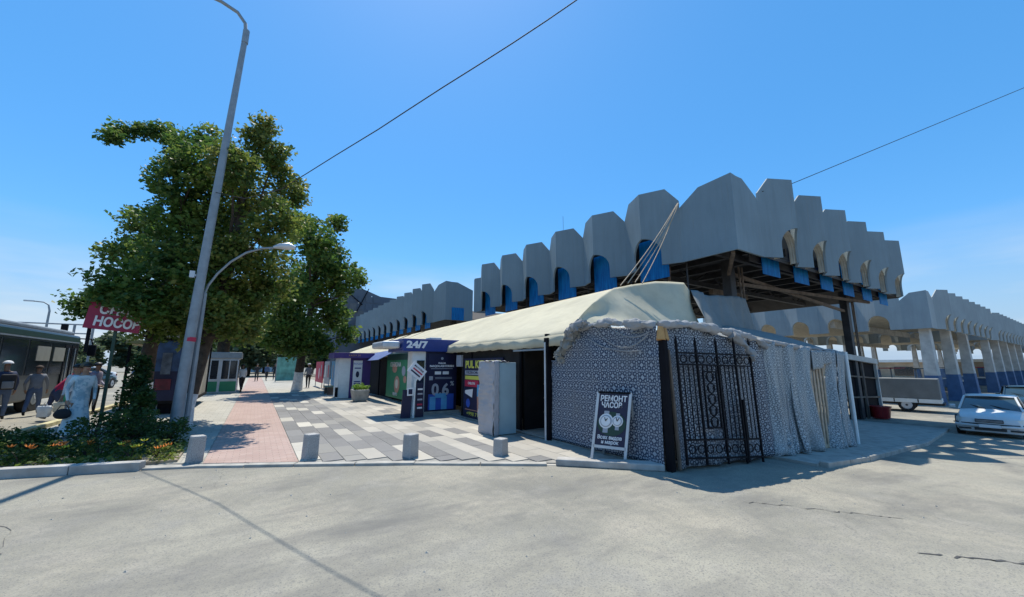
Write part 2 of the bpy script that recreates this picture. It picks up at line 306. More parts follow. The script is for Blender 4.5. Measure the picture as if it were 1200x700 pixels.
# ---------------------------------------------------------------- mesh helpers
class MB:
    def __init__(s): s.v = []; s.f = []; s.mi = []
    def add(s, vs, fs, mi=0):
        o = len(s.v); s.v += [tuple(p) for p in vs]; s.f += [tuple(i+o for i in f) for f in fs]; s.mi += [mi]*len(fs); return s
    def box(s, x0, x1, y0, y1, z0, z1, mi=0):
        vs = [(x, y, z) for z in (z0, z1) for y in (y0, y1) for x in (x0, x1)]
        return s.add(vs, [(0, 2, 3, 1), (4, 5, 7, 6), (0, 1, 5, 4), (2, 6, 7, 3), (0, 4, 6, 2), (1, 3, 7, 5)], mi)
    def bar(s, a, b, w, h=None, mi=0, up=(0, 0, 1)):
        a = Vector(a); b = Vector(b); h = h or w; d = (b-a).normalized(); u = Vector(up)
        if abs(d.dot(u)) > 0.98: u = Vector((1, 0, 0))
        r = d.cross(u).normalized(); u = r.cross(d).normalized()
        vs = [p + r*(w/2*i) + u*(h/2*j) for p in (a, b) for i, j in ((-1, -1), (1, -1), (1, 1), (-1, 1))]
        return s.add(vs, [(3, 2, 1, 0), (4, 5, 6, 7), (0, 1, 5, 4), (1, 2, 6, 5), (2, 3, 7, 6), (3, 0, 4, 7)], mi)
    def tube(s, pts, rads, seg=10, mi=0, caps=True):
        pts = [Vector(p) for p in pts]
        if not hasattr(rads, '__len__'): rads = [rads]*len(pts)
        o = len(s.v); n = len(pts); prev = None
        for i, p in enumerate(pts):
            d = (pts[min(i+1, n-1)] - pts[max(i-1, 0)]).normalized()
            r = prev - d*prev.dot(d) if prev is not None else d.cross(Vector((0, 0, 1)) if abs(d.z) < 0.95 else Vector((1, 0, 0)))
            r.normalize(); prev = r; u = d.cross(r)
            for k in range(seg):
                a = 2*PI*k/seg; s.v.append(tuple(p + (r*math.cos(a) + u*math.sin(a))*rads[i]))
        for i in range(n-1):
            for k in range(seg):
                k2 = (k+1) % seg; s.f.append((o+i*seg+k, o+i*seg+k2, o+(i+1)*seg+k2, o+(i+1)*seg+k)); s.mi.append(mi)
        if caps:
            s.f.append(tuple(o+k for k in reversed(range(seg)))); s.f.append(tuple(o+(n-1)*seg+k for k in range(seg))); s.mi += [mi, mi]
        return s
    def prism(s, poly, z0, z1, mi=0):
        """poly: xy list; z0/z1 number or function of x"""
        f0 = z0 if callable(z0) else (lambda x: z0); f1 = z1 if callable(z1) else (lambda x: z1)
        n = len(poly); vs = [(x, y, f0(x)) for x, y in poly] + [(x, y, f1(x)) for x, y in poly]
        return s.add(vs, [tuple(reversed(range(n))), tuple(range(n, 2*n))] + [(i, (i+1) % n, n+(i+1) % n, n+i) for i in range(n)], mi)
    def plate(s, poly3, thick, nrm, mi=0):
        """extrude a planar polygon (3d points) backwards by thick along -nrm"""
        n = len(poly3); d = Vector(nrm).normalized()*thick
        vs = [Vector(p) for p in poly3] + [Vector(p)-d for p in poly3]
        return s.add(vs, [tuple(range(n)), tuple(reversed(range(n, 2*n)))] + [(i, n+i, n+(i+1) % n, (i+1) % n) for i in range(n)], mi)
    def grid(s, nu, nv, fn, mi=0):
        o = len(s.v)
        for j in range(nv+1):
            for i in range(nu+1): s.v.append(tuple(fn(i/nu, j/nv)))
        for j in range(nv):
            for i in range(nu):
                a = o+j*(nu+1)+i; s.f.append((a, a+1, a+nu+2, a+nu+1)); s.mi.append(mi)
        return s
    def mesh(s, name, mats, smooth=False):
        me = bpy.data.meshes.new(name); me.from_pydata(s.v, [], s.f); me.validate()
        for m in (mats if isinstance(mats, (list, tuple)) else [mats]): me.materials.append(MAT[m] if isinstance(m, str) else m)
        if len(s.mi) == len(me.polygons): me.polygons.foreach_set('material_index', s.mi)
        bm = bmesh.new(); bm.from_mesh(me); bmesh.ops.recalc_face_normals(bm, faces=bm.faces); bm.to_mesh(me); bm.free()
        if smooth: me.polygons.foreach_set('use_smooth', [True]*len(me.polygons)); me.set_sharp_from_angle(angle=math.radians(40))
        return me
    def obj(s, name, mats, parent=None, smooth=False, bevel=0.0, solid=0.0):
        return link(name, s.mesh(name, mats, smooth), parent, bevel, solid)

def link(name, me, parent=None, bevel=0.0, solid=0.0):
    o = bpy.data.objects.new(name, me); col.objects.link(o)
    if parent is not None:
        o.parent = parent
    if solid:
        md = o.modifiers.new('thickness', 'SOLIDIFY'); md.thickness = solid; md.offset = 0
    if bevel:
        md = o.modifiers.new('bevel', 'BEVEL'); md.width = bevel; md.segments = 2; md.limit_method = 'ANGLE'
    return o
def tag(o, label=None, cat=None, group=None, kind=None):
    if label: o['label'] = label
    if cat: o['category'] = cat
    if group: o['group'] = group
    if kind: o['kind'] = kind
    return o
def thing(name, label, cat, loc=(0, 0, 0), rz=0.0, group=None):
    o = bpy.data.objects.new(name, None); col.objects.link(o); o.location = loc; o.rotation_euler = (0, 0, rz); o.empty_display_size = 0.2
    return tag(o, label, cat, group)
def copy_tree(o, parent=None):
    c = o.copy(); col.objects.link(c)
    if parent is not None: c.parent = parent
    for ch in [q for q in o.children]: copy_tree(ch, c)
    return c
def local(o, x, y, z): return (x-o.location.x, y-o.location.y, z-o.location.z)

# text as mesh ------------------------------------------------------------
def frame(facing):
    """matrix basis (right, up, normal) for a surface facing '-y', '-x', '+x', or an angle vector"""
    if facing == '-y': r, n = Vector((1, 0, 0)), Vector((0, -1, 0))
    elif facing == '-x': r, n = Vector((0, -1, 0)), Vector((-1, 0, 0))
    elif facing == '+x': r, n = Vector((0, 1, 0)), Vector((1, 0, 0))
    return r, Vector((0, 0, 1)), n
def text(name, body, size, pos, basis, mat, parent=None, width=None, depth=0.004, align='CENTER', bold=0.0, label=None):
    cu = bpy.data.curves.new(name, 'FONT'); cu.body = body; cu.size = size; cu.extrude = depth; cu.align_x = align; cu.align_y = 'CENTER'
    cu.offset = bold; cu.resolution_u = 3; cu.space_line = 0.85
    tmp = bpy.data.objects.new(name, cu); col.objects.link(tmp)
    dg = bpy.context.evaluated_depsgraph_get(); me = bpy.data.meshes.new_from_object(tmp.evaluated_get(dg)); bpy.data.objects.remove(tmp)
    r, u, n = basis
    if width and len(me.vertices):
        xs = [v.co.x for v in me.vertices]; k = width/max(1e-6, max(xs)-min(xs))
        for v in me.vertices: v.co.x *= k
    MM = Matrix((r, u, n)).transposed().to_4x4(); MM.translation = Vector(pos)
    me.transform(MM); me.materials.clear(); me.materials.append(MAT[mat]); me.name = name
    o = link(name, me, parent)
    if label: o['label'] = label
    return o
def quad(name, basis, pos, w, h, mat, parent=None, t=0.006, shape=None):
    """thin raised print patch centred at pos"""
    r, u, n = basis; p = Vector(pos)
    sh = shape or [(-.5, -.5), (.5, -.5), (.5, .5), (-.5, .5)]
    return MB().plate([p + r*(a*w) + u*(b*h) + n*t for a, b in sh], t, n).obj(name, mat, parent)
CIRC = [(0.5*math.cos(2*PI*i/20), 0.5*math.sin(2*PI*i/20)) for i in range(20)]

# ================================================================ GROUND
def line_pts(pts, x):
    for (x0, y0), (x1, y1) in zip(pts, pts[1:]):
        if x0 <= x <= x1: return y0+(y1-y0)*(x-x0)/(x1-x0)
    return pts[-1][1]
xs = [-1500, -400, -120, -60, -30, -12, 0, 5.5] + [5.5+18.5*i/12 for i in range(1, 13)] + [40, 80, 160, 400, 1500]
ys = [-600, -60, -12, 0, 6, 12, 30, 80, 200, 600, 1500]
mb = MB(); mb.grid(len(xs)-1, len(ys)-1, lambda a, b: (xs[round(a*(len(xs)-1))], ys[round(b*(len(ys)-1))], gz(xs[round(a*(len(xs)-1))])-0.02))
tag(mb.obj('road', 'asphalt'), 'sun-bleached grey asphalt of the road and yard', kind='structure')

road = bpy.data.objects['road']
def seam(pts, w, sd):
    q = []; R_ = random.Random(sd)
    for a, b in zip(pts, pts[1:]):
        for k in range(14): f = k/14; q.append((a[0]+(b[0]-a[0])*f+R_.uniform(-.03, .03), a[1]+(b[1]-a[1])*f+R_.uniform(-.03, .03)))
    m = MB(); m.grid(len(q)-1, 1, lambda u, v: (q[round(u*(len(q)-1))][0], q[round(u*(len(q)-1))][1]+(v-.5)*w*R_.uniform(.4, 1.3), gz(q[round(u*(len(q)-1))][0])-.016))
    m.obj('tar_seam', 'tar', road)
MAT['tar'] = plain('tar', (.06, .058, .055), .7, var=.3)
seam([(5.02, 1.16), (5.5, .65), (5.9, .1)], .03, 1); seam([(5.05, 2.7), (5.6, 2.0), (6.1, 1.45)], .02, 2); seam([(-3.2, 8.6), (-1.9, 6.2), (-1.5, 4.6)], .012, 3)
KERB = [(-4.6, 9.75), (-3.0, 9.2), (-1.2, 8.65), (-0.62, 8.38), (0.73, 7.62), (2.4, 6.65), (4.28, 5.35), (5.45, 4.5)]
# sidewalk body (joint colour), paved by separate sheets and slabs
poly = KERB + [(5.45, 60), (-4.3, 60), (-4.3, 12.0)]
sw = tag(MB().prism(poly, -0.3, 0.0).obj('sidewalk', 'mortar'), 'paved pedestrian street running away to the left', kind='structure')
sheet = lambda nm, pl, z, m, lab=None: MB().prism(pl, 0.0005, z).obj(nm, m, sw)
sheet('brick_strip', [(-0.58, 8.42), (0.74, 7.68), (0.74, 60), (-0.58, 60)], 0.012, 'pink_brick')
sheet('tiled_strip', [(-0.59, 8.45), (-0.59, 60), (-4.25, 60), (-4.25, 12.4), (-1.3, 11.6), (-1.3, 8.85)], 0.010, 'beige_tile')
sheet('far_paving', [(0.75, 26.0), (5.44, 26.0), (5.44, 60), (0.75, 60)], 0.010, 'beige_tile')
# countable paving slabs, laid lengthwise along the street
SW, SL = 0.333, 0.92
slab_me = {m: MB().box(-SW/2+.003, SW/2-.003, -SL/2+.003, SL/2-.003, 0.002, 0.014).mesh('paving_slab', m) for m in ('slab_dark', 'slab_mid', 'slab_white', 'slab_beige')}
half_me = {m: MB().box(-SW/2+.006, SW/2-.006, -SL/4+.006, SL/4-.006, 0.002, 0.014).mesh('paving_slab', m) for m in slab_me}
pat_rng = random.Random(11)
def slab_kind(cx, cy):
    i = int((cx-0.75)/SW); j = int((cy-4)/SL)
    if i < 5 and cy > 9:                            # dark band with white slabs stepping along the pink strip
        if (i+j) % 5 == 0 and i < 4: return 'slab_white'
        return 'slab_dark' if i < 3 or (j % 3) else 'slab_mid'
    if cy < 9.9 and i < 11:                         # long stripes: dark, white, dark, mid, beige
        q = (i+int((cy-4)/2.3)) % 5
        return ('slab_dark', 'slab_white' if 6.4 < cy < 9.2 else 'slab_beige', 'slab_dark', 'slab_mid', 'slab_beige')[q]
    r = pat_rng.random()
    if i >= 9 and cy > 9: return 'slab_white' if (i+2*j) % 11 == 0 else ('slab_dark' if r < .08 else 'slab_beige' if r < .75 else 'slab_mid')
    if (3*i+2*j) % 17 == 0: return 'slab_white'
    return 'slab_beige' if r < .93 else 'slab_mid'
count = 0; rest = MB(); rest_m = {}
for i in range(14):
    cx = 0.75+SW*(i+.5)
    off = (i % 2)*SL/2
    y = 4.0+off
    while y < 26.0-SL:
        cy = y+SL/2; lim = line_pts(KERB, min(5.4, cx))+0.14
        if cy-SL/2 > lim+0.0:
            kind = slab_kind(cx, cy)
            if count < 285:
                o = link('paving_slab', slab_me[kind], sw); o.location = (cx, cy, pat_rng.uniform(-.001, .002)); count += 1
            else: rest_m.setdefault(kind, MB()).box(cx-SW/2+.006, cx+SW/2-.006, cy-SL/2+.006, cy+SL/2-.006, 0.002, 0.014)
        elif cy+SL/2 > lim+0.25:
            y0 = max(lim, cy-SL/2); m2 = slab_kind(cx, cy)
            MB().box(cx-SW/2+.006, cx+SW/2-.006, y0, cy+SL/2-.006, 0.002, 0.014).obj('paving_slab', m2, sw); count += 1
        y += SL
rest = MB(); mlist = list(rest_m)
for q, m in enumerate(mlist):
    rest.add(rest_m[m].v, rest_m[m].f, q)
if mlist: tag(rest.obj('paving_slab_field', mlist, sw), kind='stuff')

# kerb stones: raised at the flower bed, flush at the crossing
def kerb_run(pts, w, z0, z1, seg, mat, name='kerb_stone', parent=None, side=1, lift=None):
    for (a, b) in zip(pts, pts[1:]):
        A = Vector((*a, 0)); B = Vector((*b, 0)); d = B-A; n = max(1, round(d.length/seg)); d /= n
        r = Vector((d.y, -d.x, 0)).normalized()*w*side
        for k in range(n):
            p = A+d*k+d.normalized()*.006; q = A+d*(k+1)-d.normalized()*.006
            g = (lambda x: gz(x)) if lift else (lambda x: 0)
            dz = random.uniform(-.006, .006)
            vs = [(p.x, p.y, g(p.x)+z0), (q.x, q.y, g(q.x)+z0), (q.x+r.x, q.y+r.y, g(q.x)+z0), (p.x+r.x, p.y+r.y, g(p.x)+z0)]
            vs += [(x, y, z-z0+z1+dz) for x, y, z in vs]
            MB().add(vs, [(3, 2, 1, 0), (4, 5, 6, 7), (0, 1, 5, 4), (1, 2, 6, 5), (2, 3, 7, 6), (3, 0, 4, 7)]).obj(name, mat, parent, bevel=0.012)
kr = tag(MB().prism([(x, y-.13) for x, y in KERB]+[(x, y-.01) for x, y in reversed(KERB)], -0.3, -0.015).obj('kerb', 'concrete'), 'concrete kerb line along the road edge', kind='structure')
kerb_run([(-4.6, 9.75), (-3.0, 9.2), (-1.32, 8.66)], 0.17, -0.1, 0.115, 1.0, 'kerb', parent=kr)
kerb_run([(-12, 10.9), (-4.6, 9.75)], 0.17, -0.1, 0.06, 1.0, 'kerb', parent=kr) if False else None
kerb_run([(-1.3, 8.66), (-0.62, 8.38), (0.73, 7.62), (2.4, 6.65), (4.2, 5.4)], 0.15, -0.1, 0.018, 1.0, 'concrete', parent=kr)
# loose length of kerb lying in front of the shack
tag(MB().add([(4.24, 5.22, -.02), (5.42, 4.02, -.02), (5.62, 4.18, -.02), (4.40, 5.36, -.02), (4.24, 5.22, .085), (5.42, 4.02, .085), (5.62, 4.18, .085), (4.40, 5.36, .085)],
   [(3, 2, 1, 0), (4, 5, 6, 7), (0, 1, 5, 4), (1, 2, 6, 5), (2, 3, 7, 6), (3, 0, 4, 7)]).obj('kerb_block', 'kerb', bevel=0.02),
   'pale concrete kerb block lying before the printed cloth stall under the sandwich board', 'kerb')
# flower bed
bed = [(-4.5, 9.85), (-3.0, 9.35), (-1.3, 8.80), (-0.95, 8.75), (-1.0, 11.6), (-2.2, 12.6), (-4.5, 12.3)]
mb = MB(); tag(MB().prism(bed, -0.02, 0.05).obj('flower_bed', 'soil'), 'bare sandy soil of the flower bed behind the kerb', kind='structure')
# bus road kerb going away
kb2 = tag(MB().box(-4.5, -4.32, 12.4, 60, -0.3, -0.01).obj('bus_lane_kerb', 'concrete'), 'worn yellowish kerb of the bus lane', kind='structure')
kerb_run([(-4.42, 12.4), (-4.32, 40)], 0.18, -0.1, 0.10, 1.2, 'yellow_kerb', parent=kb2, side=-1)
tag(MB().prism([(-7.2, 11.2), (-4.6, 9.78), (-4.52, 11.6), (-4.55, 12.6), (-5.2, 12.9)], -0.05, 0.07).obj('corner_apron', 'concrete', bevel=.02), 'pale concrete apron at the corner of the bus lane', kind='structure')
# raised pavement in the shade to the right of the shack
pv = tag(MB().prism([(8.6, 3.2), (10.5, 3.12), (16, 3.35), (24.5, 4.35), (24.5, 7.4), (13, 22), (5.46, 22), (5.46, 4.4), (8.6, 4.4)], lambda x: gz(x)-.2, lambda x: gz(x)+.03).obj('shaded_pavement', 'concrete'),
    'low concrete pavement in the shade beside the market hall', kind='structure')
kerb_run([(8.7, 3.2), (10.5, 3.12), (16, 3.35), (24.5, 4.35)], 0.15, -0.1, 0.07, 1.2, 'concrete', parent=pv, lift=True)

# ================================================================ MARKET HALLS
P = 2.45
def fin_mesh(h=2.8, p=P, d=0.6, mat='panel', rad=0.6, spring=0.45, ch=0.55):
    mb = MB()
    for sgn in (-1, 1):
        half = p/2
        pts = [(0, 0), (half-rad, 0), (half-rad, spring)] + [(half-rad*math.cos(a), spring+rad*math.sin(a)) for a in [PI/2*k/7 for k in range(1, 8)]]
        pts += [(half, h), (0.40, h), (0.0, h-ch)]
        P3 = []
        for u, z in pts:
            uu = u if sgn < 0 else p-u
            P3.append((uu, -d*u/half, z))
        n = Vector((-d*(1 if sgn < 0 else -1), -half, 0)).normalized()
        mb.plate(P3, 0.07, n)
    return mb.mesh('facade_fin', mat)
def vault_mesh(p=P, rad=0.6, spring=0.45, d=0.5, mat='cream', depth=0.75):
    """ribbed half barrel behind the arch"""
    mb = MB(); y0 = -d*0.55; N = 12
    ringp = [(p/2-rad-.02, 0.0), (p/2-rad-.02, spring)]+[(p/2-(rad+.02)*math.cos(PI*k/N), spring+(rad+.02)*math.sin(PI*k/N)) for k in range(1, N)]+[(p/2+rad+.02, spring), (p/2+rad+.02, 0)]
    m = 6
    for j in range(m):
        a = y0+depth*j/m; b = y0+depth*(j+1)/m; k0 = 1.0 if j % 2 else 0.95
        for (u0, z0), (u1, z1) in zip(ringp, ringp[1:]):
            f = lambda u, z: (p/2+(u-p/2)*k0, z*1.0)
            (A0, B0), (A1, B1) = f(u0, z0), f(u1, z1)
            mb.add([(A0, a, B0), (A1, a, B1), (A1, b, B1), (A0, b, B0)], [(0, 1, 2, 3)])
            (C0, D0), (C1, D1) = ((u0, z0), (u1, z1)) if k0 < 1 else ((p/2+(u0-p/2)*.95, z0), (p/2+(u1-p/2)*.95, z1))
            mb.add([(A0, b, B0), (A1, b, B1), (C1, b, D1), (C0, b, D0)], [(0, 1, 2, 3)])
    return mb.mesh('arch_vault', mat)
fin_me = fin_mesh(); fin_tall = fin_mesh(h=3.4, ch=0.6); fin_pale = fin_mesh(mat='panel_pale')
vault_cream = vault_mesh(depth=.24); vault_dark = vault_mesh(mat='dark_steel', depth=0.9)
back_me = MB().box(0.0, 2.45, 0.10, 0.14, -0.02, 1.35).mesh('arch_backing', 'dark_steel')  # dark plate added behind each arch, its colour standing in for interior shade
back_far = MB().box(0.0, 2.45, 0.46, 0.50, -0.02, 1.75).mesh('arch_backing', 'dark_steel')  # same added dark plate, set deeper and taller
blue_far = MB().box(0.62, 1.86, 0.34, 0.37, -0.42, .95).mesh('blue_panel', 'blue_sheet')
blue_me = MB().box(0.62, 1.86, 0.02, 0.05, -0.40, 1.15).mesh('blue_panel', 'blue_sheet')
def fin_row(parent, origin, direction, n, me, vault=None, blue=True):
    """direction 'x': facade faces -Y, units step along +X;  'y': faces -X, units step along +Y (mirrored)"""
    for i in range(n):
        for part, nm in ((me, 'facade_fin'), (vault, 'arch_vault'), ((blue_me if direction == 'y' else blue_far) if blue else None, 'blue_panel'), ((back_me if direction == 'y' else back_far) if blue else None, 'arch_backing')):
            if part is None: continue
            o = link(nm, part, parent)
            if direction == 'x': o.location = (origin[0]+P*i, origin[1], origin[2])
            else: o.location = (origin[0], origin[1]+P*(i+1), origin[2]); o.rotation_euler = (0, 0, -PI/2)
def corner_fin(parent, x, y, z, ax, ay, h, mat='panel', nm='corner_fin'):
    """folded corner plate: ax metres along +X, ay metres along +Y"""
    ch = 0.55; mb = MB()
    lx = [(0, 0), (ax, 0), (ax, h-ch), (ax*.42, h-.02), (ax*.2, h-.03), (0, h)]
    ly = [(0, 0), (ay, 0), (ay, h-ch), (ay*.6, h-.06), (0, h)]
    e = .07
    for L_, f in ((lx, lambda u, o: (x+max(u, o), y+o)), (ly, lambda u, o: (x+o, y+max(u, o)))):
        n = len(L_); mb.add([(*f(u, 0), z+w) for u, w in L_]+[(*f(u, e), z+w) for u, w in L_], [tuple(range(n)), tuple(range(n, 2*n))]+[(i, n+i, n+(i+1) % n, (i+1) % n) for i in range(n) if not (L_[i][0] == 0 and L_[(i+1) % n][0] == 0)])
    return mb.obj(nm, mat, parent)
def hall_roof(parent, x0, x1, y0, y1, z):
    """dark roof: sloped edge, flat deck, girders, trusses"""
    i = 1.5; e = .06; mb = MB()
    a = [(x0+e, y0+e, z+.02), (x1-e, y0+e, z+.02), (x1-e, y1-e, z+.02), (x0+e, y1-e, z+.02)]; b = [(x0+i, y0+i, z+.95), (x1-i, y0+i, z+.95), (x1-i, y1-i, z+.95), (x0+i, y1-i, z+.95)]
    a2 = [(p[0], p[1], p[2]+.12) for p in a]; b2 = [(p[0], p[1], p[2]+.12) for p in b]
    mb.add(a+b+a2+b2, [(0, 1, 5, 4), (1, 2, 6, 5), (2, 3, 7, 6), (3, 0, 4, 7), (4, 5, 6, 7), (8, 9, 13, 12), (9, 10, 14, 13), (10, 11, 15, 14), (11, 8, 12, 15), (12, 13, 14, 15), (0, 1, 9, 8), (1, 2, 10, 9), (2, 3, 11, 10), (3, 0, 8, 11)])
    return mb.obj('roof_deck', 'roof_deck', parent)

ZB = 5.12
H1 = thing('market_hall', 'nearest grey market hall roof with scalloped fins and blue sheets above the canvas awning', 'market hall', (12, 5.85, 0))
H1.location = (0, 0, 0)
x0, y0 = 12.08, 5.85; nx = ny = 6; ax, ay = 1.65, 1.85
x1 = x0+ax+P*nx; y1 = y0+ay+P*ny
corner_fin(H1, x0, y0, ZB, ax, ay, 2.52)
fin_row(H1, (x0+ax, y0, ZB), 'x', nx, fin_me, vault_cream)
fin_row(H1, (x0, y0+ay, ZB), 'y', ny, fin_me, None)
MB().box(x0, x0+1.1, y1+.9, y1+.97, ZB, ZB+2.3).obj('corner_fin', 'panel', H1)
MB().plate([(x0, y1, ZB), (x0, y1+.9, ZB), (x0, y1+.9, ZB+2.35), (x0, y1, ZB+2.25)], .07, (-1, 0, 0)).obj('corner_fin', 'panel', H1)
MB().plate([(x1, y0, ZB), (x1, y0+1.6, ZB), (x1, y0+1.6, ZB+2.2), (x1, y0+.8, ZB+2.8), (x1, y0, ZB+2.25)], .07, (1, 0, 0)).obj('corner_fin', 'panel', H1)
hall_roof(H1, x0, x1, y0, y1, ZB)
cxs = [x0+2.3, x0+8.3, x0+13.6]; cys = [y0+1.55, y0+8.2, y0+14.6]
for X in [x0+1.2+1.45*k for k in range(11)]:
    MB().bar((X, y0+.3, ZB+.62), (X, y1-.3, ZB+.62), .12, .26).obj('roof_girder', 'dark_steel', H1)
for Y in [y0+.9, y0+4.2, y0+7.4, y0+10.6, y0+13.8]:
    MB().bar((x0+.3, Y, ZB+.18), (x1-.3, Y, ZB+.18), .16, .2).obj('roof_truss', 'dark_steel', H1)
    MB().bar((x0+.3, Y, ZB+.85), (x1-.3, Y, ZB+.85), .1, .1).obj('roof_truss', 'dark_steel', H1)
    t = MB()
    for k in range(12):
        xa = x0+.4+k*1.32; t.bar((xa, Y, ZB+.2 if k % 2 else ZB+.85), (xa+1.32, Y, ZB+.85 if k % 2 else ZB+.2), .06, .06)
    t.obj('truss_bracing', 'dark_steel', H1)
for a, b in (((x0+.2, y0+.25, ZB-.02), (cxs[0], cys[0], ZB-.25)), ((cxs[0], cys[0], ZB-.15), (cxs[2], cys[0], ZB-.75)), ((cxs[0]+.5, cys[0], ZB-.5), (x1-1, y0+1.0, ZB-.2)), ((x0+.2, cys[0]+1, ZB-.05), (cxs[1], cys[1], ZB-.9))):
    MB().bar(a, b, .1, .12).obj('brace', 'brown_rust', H1)
for X in cxs:
    for Y in cys:
        if X == cxs[1] and Y == cys[0]: continue
        g = gz(X)
        c = MB().box(X-.18, X+.18, Y-.16, Y+.16, g, ZB+.3).obj('column', 'dark_steel', H1, bevel=.02)
        t = MB(); bx = X+.36
        t.box(bx, bx+.05, Y-.22, Y-.17, g, ZB+.1); t.box(bx+.22, bx+.27, Y-.22, Y-.17, g, ZB+.1)
        for k in range(10): t.bar((bx+.03, Y-.195, g+.3+k*.55), (bx+.24, Y-.195, g+.55+k*.55), .025)
        t.obj('lattice_strut', 'brown_rust', c)
for k in range(5): MB().tube([(x0+.35, y0+ay+P*k+1.2*0+.1, 3.0), (x0+.35, y0+ay+P*k+.1, ZB+.2)], .03, 6).obj('edge_post', 'dark_steel', H1)
for ax_, ay_, ah in ((12.3, 14.2, 9.0),): MB().tube([(ax_, ay_, ZB+1), (ax_, ay_, ah)], .008, 5).obj('aerial', 'dark_steel', H1)
# wooden boards and clutter stored high under the roof
MB().box(x0+4.5, x0+7.5, y0+3.4, y0+3.6, ZB-.42, ZB-.2).obj('hanging_board', 'brown_rust', H1)

H2 = thing('market_hall', 'farther teal-grey market hall seen over the awning left of the nearest hall', 'market hall')
y2 = 28.2
corner_fin(H2, x0, y2, ZB, 2.4, 2.6, 3.1)
MB().box(x0+.55, x0+1.6, y2-.03, y2-.005, ZB+.0, ZB+1.0).obj('blue_panel', 'blue_sheet', H2)
fin_row(H2, (x0, y2+2.6, ZB), 'y', 16, fin_tall, None)
hall_roof(H2, x0, x0+15, y2, y2+2.6+P*16, ZB)
for k in range(5):
    MB().box(x0+1.5, x0+1.9, y2+2+k*8.6, y2+2.4+k*8.6, 0, ZB+.2).obj('column', 'dark_steel', H2)

# right-hand halls on blue-footed blade columns
def far_hall(label, X0, nxx, ny_, first):
    Y0 = 6.45; zb = ZB-1.05
    H = thing('market_hall', label, 'market hall')
    corner_fin(H, X0, Y0, zb, 1.5, 1.4, 2.6, 'panel_pale')
    fin_row(H, (X0+1.5, Y0, zb), 'x', nxx, fin_pale, vault_cream, False)
    fin_row(H, (X0, Y0+1.4, zb), 'y', ny_, fin_pale, vault_cream, False)
    xe = X0+1.5+P*nxx; ye = Y0+1.4+P*ny_
    for k in range(ny_):       # end wall seen from inside under the roof
        o = link('facade_fin', fin_pale, H); o.location = (xe, Y0+1.4+P*k, zb); o.rotation_euler = (0, 0, PI/2)
    mb = MB().box(X0+.1, xe-.1, Y0+.1, ye-.1, zb+1.35, zb+1.5); mb.obj('roof_deck', 'cream', H)
    for k in range(int((xe-X0-1)/1.1)):
        xx = X0+.8+k*1.1; MB().bar((xx, Y0+.3, zb+1.15), (xx, ye-.3, zb+1.15), .45, .38).obj('roof_rib', 'cream', H)
    for Y in (Y0+.35, Y0+5.5, ye-.8):
        MB().bar((X0+.2, Y, zb+.7), (xe-.2, Y, zb+.7), .3, .5).obj('edge_beam', 'column_paint', H)
    def column(x, y):
        w, dd = .42, .30; g = gz(x)
        c = MB().add([(x-w*s0, y-dd*s1, z) for z, k in ((g+1.95, 1.05), (zb+.6, .8)) for s0, s1 in ((k, k), (-k, k), (-k, -k), (k, -k))],
           [(3, 2, 1, 0), (4, 5, 6, 7), (0, 1, 5, 4), (1, 2, 6, 5), (2, 3, 7, 6), (3, 0, 4, 7)]).obj('column', 'column_paint', H)
        MB().add([(x-w*s0, y-dd*s1, z) for z, k in ((g-.1, 1.3), (g+1.95, 1.07)) for s0, s1 in ((k, k), (-k, k), (-k, -k), (k, -k))],
           [(3, 2, 1, 0), (4, 5, 6, 7), (0, 1, 5, 4), (1, 2, 6, 5), (2, 3, 7, 6), (3, 0, 4, 7)]).obj('blue_footing', 'column_blue', c)
    n = max(2, int((xe-X0)/6.2))
    for k in range(n):
        column(X0+.9+k*6.1, Y0+.55)
        column(X0+.9+k*6.1, ye-.8)
    return H
far_hall('pale grey scalloped market hall on blue-footed columns behind the silver car', 38.0, 8, 6, True)
far_hall('long pale grey scalloped hall stretching out of the picture at far right', 60.5, 13, 6, False)
far_hall('last pale grey scalloped hall vanishing at the right edge', 96.5, 14, 5, False)

